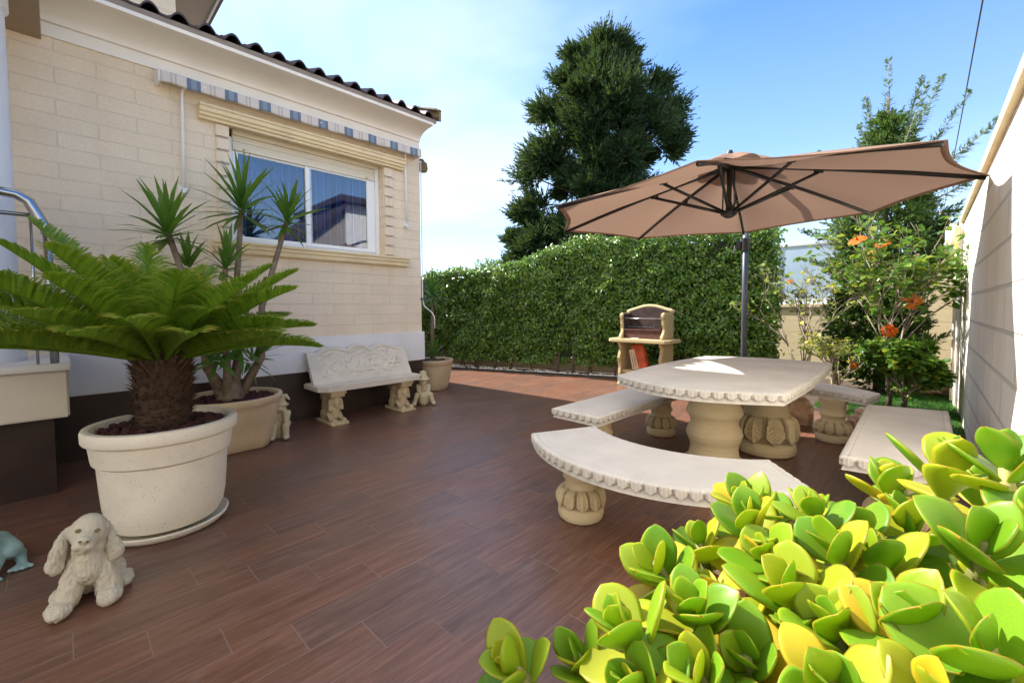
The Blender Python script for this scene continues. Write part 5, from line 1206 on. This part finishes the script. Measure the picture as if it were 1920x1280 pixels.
# ------------------------------------------------------------------ yuccas
SW = np.array([(0,-.4,0),(0,.4,0),(.3,-.5,.12),(.3,.5,.12),(.65,-.42,.1),(.65,.42,.1),(1,-.03,-.25),(1,.03,-.25)], float)
def rosette(th_, c, d, n, length, seed, m=None, width=.042, drop=1.0):
    g = np.random.default_rng(seed); d = np.array(d, float); d /= np.linalg.norm(d); a = g.uniform(0, 2*math.pi, n); f = np.linspace(0, 1, n)**.85
    e1 = np.cross(d, [.3, .9, .1]); e1 /= np.linalg.norm(e1); e2 = np.cross(d, e1); el = R(86) - f*R(112)*drop + g.normal(0, .1, n); a = np.arange(n)*2.39996 + g.normal(0, .15, n)
    A = (e1*np.cos(a)[:, None] + e2*np.sin(a)[:, None])*np.cos(el)[:, None] + d*np.sin(el)[:, None]
    P = np.array(c, float) - np.array(th_.location) + d*(.06-.11*f)[:, None] + A*.015
    S = length*g.uniform(.82, 1.1, n)*(1-.18*f); N_ = d*1.0 - A*.3
    V, F = instance(SW, LFF, P, A, np.tile(d, (n, 1))+rdir(n, g)*.12, np.stack([S, np.full(n, width), S*.18], 1))
    return link('leaf_rosette', np_mesh('leaf_rosette', V, F, {'tip': np.tile(np.array([0,0,0,0,.3,.3,1,1.]), n)}), m or M['yucca'], th_)
yc = thing('yucca_plant', 'tall yucca with several bare stems and spiky heads by the window', 'yucca', (-4.58, 1.06, .43)); L = yc.location
def stem(th_, pts, r, m='ystem'):
    mb = MB(th_.location); mb.tube(pts, r, 9); return mb.build('stem', M[m], th_, True)
heads = [((-4.60, 1.20, 2.18), (.10, .05, 1), 46, .47), ((-4.62, 1.60, 2.13), (.12, .18, 1), 44, .42), ((-4.35, .62, 1.86), (0, -.05, 1), 46, .44), ((-4.72, .80, 1.62), (-.1, .0, 1), 26, .30), ((-4.45, 1.02, 1.62), (.1, .1, 1), 28, .32)]
base = (-4.58, 1.06, .43)
for i, (h_, d_, n_, ln) in enumerate(heads):
    b = Vector(base)+Vector((.05*math.cos(i*1.4), .05*math.sin(i*1.4), 0)); h = Vector(h_); mid = b.lerp(h, .5)+Vector((.03, -.02, 0)); q = b.lerp(h, .22)+Vector(((h.x-b.x)*.15, (h.y-b.y)*.22, 0))
    stem(yc, [b, q, mid, h], [.055, .034, .028, .021]); rosette(yc, h_, d_, n_, ln, 300+i)
stem(yc, [(-4.58, 1.06, .40), (-4.57, 1.06, .50), (-4.55, 1.07, .62)], [.13, .10, .06])
rosette(yc, (-4.45, 1.12, .95), (.35, .1, .9), 26, .34, 320, drop=1.05); rosette(yc, (-4.62, 1.25, .78), (.3, .5, .8), 22, .30, 321, drop=1.05); rosette(yc, (-4.40, .92, .85), (.5, -.3, .8), 22, .30, 322)
y2 = thing('yucca_plant', 'slim young yucca with two heads in the far bowl at the house corner', 'yucca', (-5.60, 4.05, .42)); L = y2.location
stem(y2, [(-5.62, 4.05, .40), (-5.63, 4.06, .9), (-5.62, 4.07, 1.42)], [.035, .028, .022]); rosette(y2, (-5.62, 4.07, 1.45), (.05, 0, 1), 40, .42, 330, width=.035)
stem(y2, [(-5.56, 4.03, .40), (-5.55, 4.03, .52)], [.03, .025]); rosette(y2, (-5.54, 4.02, .52), (.1, 0, 1), 26, .26, 331, width=.03, drop=.9)
# ------------------------------------------------------------------ jade plant in the foreground
JC = (-.06, .60)
jp = thing('succulent_planter', 'tall cream planter hidden under the jade succulent in the foreground', 'plant pot', (JC[0], JC[1], 0))
mb = MB(); mb.lathe([(.03, 0), (.13, 0), (.14, .01), (.165, .40), (.185, .42), (.185, .47), (.165, .475), (.16, .44), (.03, .44)], (0, 0, 0), 48); o = mb.build('bowl', M['potstone2'], jp); autosmooth(o, 45)
mb = MB(); mb.lathe([(.01, .435), (.158, .435), (.158, .452), (.01, .457)], (0, 0, 0), 24); mb.build('soil_fill', M['soil'], jp, True)
jd = thing('jade_plant', 'bright yellow green jade succulent filling the lower right foreground', 'succulent', (JC[0], JC[1], .45)); L = Vector(jd.location)
def jade_leaf(kind, seed):
    rr = random.Random(seed); nu, nv = 14, 10; V, F, rim = [], [], []
    wmax = [.36, .40, .335, .32][kind]; thk = [.105, .115, .100, .12][kind]; cup = [.10, .05, .14, .03][kind]; bend = [.05, -.07, .12, .02][kind]
    for side in (1, -1):
        for i in range(nu+1):
            u = i/nu
            wd = wmax*(math.sin(math.pi*min(1, max(0, (u*.93+.07))**1.25))**.62) if u < .999 else .012
            wd = max(wd, .055*(1-u)) * (1 + .02*math.sin(u*17+seed))
            for j in range(nv+1):
                v = j/nv*2-1
                th_ = thk*(1-v*v)**.5*(math.sin(math.pi*min(1, max(.03, u*.94+.05)))**.4)
                V.append((u, v*wd, side*th_*.5 + cup*v*v*wd*2 + bend*math.sin(u*2.2))); rim.append(max(abs(v)**3, ((u-.72)/.28)**2*.98 if u > .72 else 0))
    W_n = nv+1; off = (nu+1)*W_n
    for i in range(nu):
        for j in range(nv):
            a = i*W_n+j; F.append((a, a+1, a+W_n+1, a+W_n)); F.append((off+a, off+a+W_n, off+a+W_n+1, off+a+1))
    me = bpy.data.meshes.new('leaf'); me.from_pydata(V, [], F); me.attributes.new('rim', 'FLOAT', 'POINT').data.foreach_set('value', rim)
    bm = bmesh.new(); bm.from_mesh(me); bmesh.ops.remove_doubles(bm, verts=bm.verts, dist=.0006); bmesh.ops.recalc_face_normals(bm, faces=bm.faces); bm.to_mesh(me); bm.free()
    me.polygons.foreach_set('use_smooth', [True]*len(me.polygons)); return me
JM = [jade_leaf(k % 4, k) for k in range(6)]
for me in JM: me.materials.append(M['jade'])
JY = [m_.copy() for m_ in JM[:4]]
for me in JY: me.materials.clear(); me.materials.append(M['jadey'])
HEADS = [(0.027,0.775,1.043,.074),(-0.179,0.672,0.965,.066),(-0.101,0.745,0.945,.060),(-0.06,0.701,0.955,.060),(-0.032,0.868,0.975,.062),(-0.095,0.515,0.945,.074),(-0.218,0.466,0.945,.066),(-0.206,0.367,0.935,.062),(-0.284,0.29,0.895,.052),(-0.248,0.351,0.885,.050),
 (-0.035,0.641,0.955,.064),(-0.01,0.735,0.968,.070),(0.046,0.585,1.02,.074),(-0.005,0.478,0.975,.068),(-0.055,0.484,0.945,.068),(-0.112,0.428,0.915,.062),(0.038,0.451,0.995,.070),(-0.14,0.374,0.92,.060),(0.069,0.748,1.07,.068),(-0.172,0.508,0.905,.060),(-0.045,0.398,0.95,.062),(0.013,0.413,0.965,.062),(-0.18,0.335,0.905,.052),(0.062,0.875,0.99,.066),(-0.137,0.613,0.935,.062),(-.11,.70,.87,.06),(-.13,.56,.955,.06),(-.16,.42,.945,.058),(-.10,.66,.985,.056),(.10,.66,1.03,.07),(-.02,.44,.88,.065),
 (.12,.86,1.03,.065),(-.08,.60,.90,.07),(.03,.56,.93,.07),(-.16,.44,.86,.06),(0,.70,.90,.07),(.10,.55,.99,.066),(-.24,.40,.85,.05),(.05,.66,.94,.07),(.06,.50,.90,.065),
 (-.155,.60,.97,.062),(-.19,.72,.93,.06),(-.07,.58,.975,.066),(-.25,.52,.90,.058),(-.22,.60,.92,.06)]
rr = random.Random(23); leaves = []; sm = []
for hi, (hx, hy, hz, ll) in enumerate(HEADS):
    h = Vector((hx, hy, hz+.012)); c0 = Vector((JC[0], JC[1], .45)); o_ = h-Vector((JC[0], JC[1], hz)); o_.z = 0
    axis = (Vector((0, 0, 1)) + o_*1.5 + Vector((-.22, -.12, 0)) + Vector((rr.uniform(-.25, .25), rr.uniform(-.25, .25), 0))).normalized()
    e1 = axis.orthogonal().normalized(); e2 = axis.cross(e1); ph = rr.uniform(0, 6.28)
    npair = rr.choice([4, 5, 5])
    for p in range(npair):
        f = p/(npair-1)
        for s in (0, 1):
            a = ph + p*math.pi/2 + s*math.pi + rr.uniform(-.22, .22); spread = R(15 + 60*f**1.15 + rr.uniform(-9, 9)); d_ = axis*math.cos(spread) + (e1*math.cos(a)+e2*math.sin(a))*math.sin(spread)
            n_ = axis*math.sin(spread) - (e1*math.cos(a)+e2*math.sin(a))*math.cos(spread)   # the upper face looks to the axis
            l_ = 1.02*ll*(.60 + .38*min(1, f*1.8))*rr.uniform(.86, 1.14); pos = h - axis*(.014+.030*f*ll/.06) + d_*.004
            roll = rr.uniform(-.35, .35); sd3 = n_.cross(d_).normalized(); n3 = (d_.cross(sd3)).normalized(); sdr = sd3*math.cos(roll)+n3*math.sin(roll); nr_ = d_.cross(sdr)
            yel = rr.random() < (.03 + .24*(f > .7) + .10*(hx > -.05 and hy < .55))
            me = rr.choice(JY if yel else JM)
            mt = Matrix((d_*l_, sdr*l_*rr.uniform(.92, 1.15), nr_*l_*1.05)).transposed().to_4x4(); mt.translation = pos - L
            leaves.append(((pos+d_*l_*.5-Vector((0, 0, 1.25))).length - (.5 if hi < 25 else 0), me, mt))
    b = c0 + Vector((o_.x*.35+rr.uniform(-.03, .03), o_.y*.35+rr.uniform(-.03, .03), 0)); mid = b.lerp(h, .55) + Vector((o_.x*.18, o_.y*.18, -.03))
    mb = MB(L); mb.tube([b, b.lerp(mid, .5)+Vector((o_.x*.06, o_.y*.06, -.01)), mid, h-axis*.05, h], [.013, .011, .0095, .0075, .005], 9); mb.build('stem', M['jstem'], jd, True)
leaves.sort(key=lambda q: q[0])
rest = bmesh.new()
for i, (_, me, mt) in enumerate(leaves):
    if i < 100:
        o = bpy.data.objects.new('leaf', me); COL.objects.link(o); o.parent = jd; o.matrix_local = mt
    else:
        n0 = len(rest.verts); tmp = me.copy(); tmp.transform(mt); yel = me.materials[0].name == M['jadey'].name
        nf = len(rest.faces); rest.from_mesh(tmp); rest.faces.ensure_lookup_table()
        for f in rest.faces[nf:]: f.material_index = 1 if yel else 0; f.smooth = True
        bpy.data.meshes.remove(tmp)
me = bpy.data.meshes.new('further_leaves'); rest.to_mesh(me); rest.free(); me.materials.append(M['jade']); me.materials.append(M['jadey'])
o = bpy.data.objects.new('leaf_mass', me); COL.objects.link(o); o.parent = jd; o['kind'] = 'stuff'

scene.collection.children.link(COL)
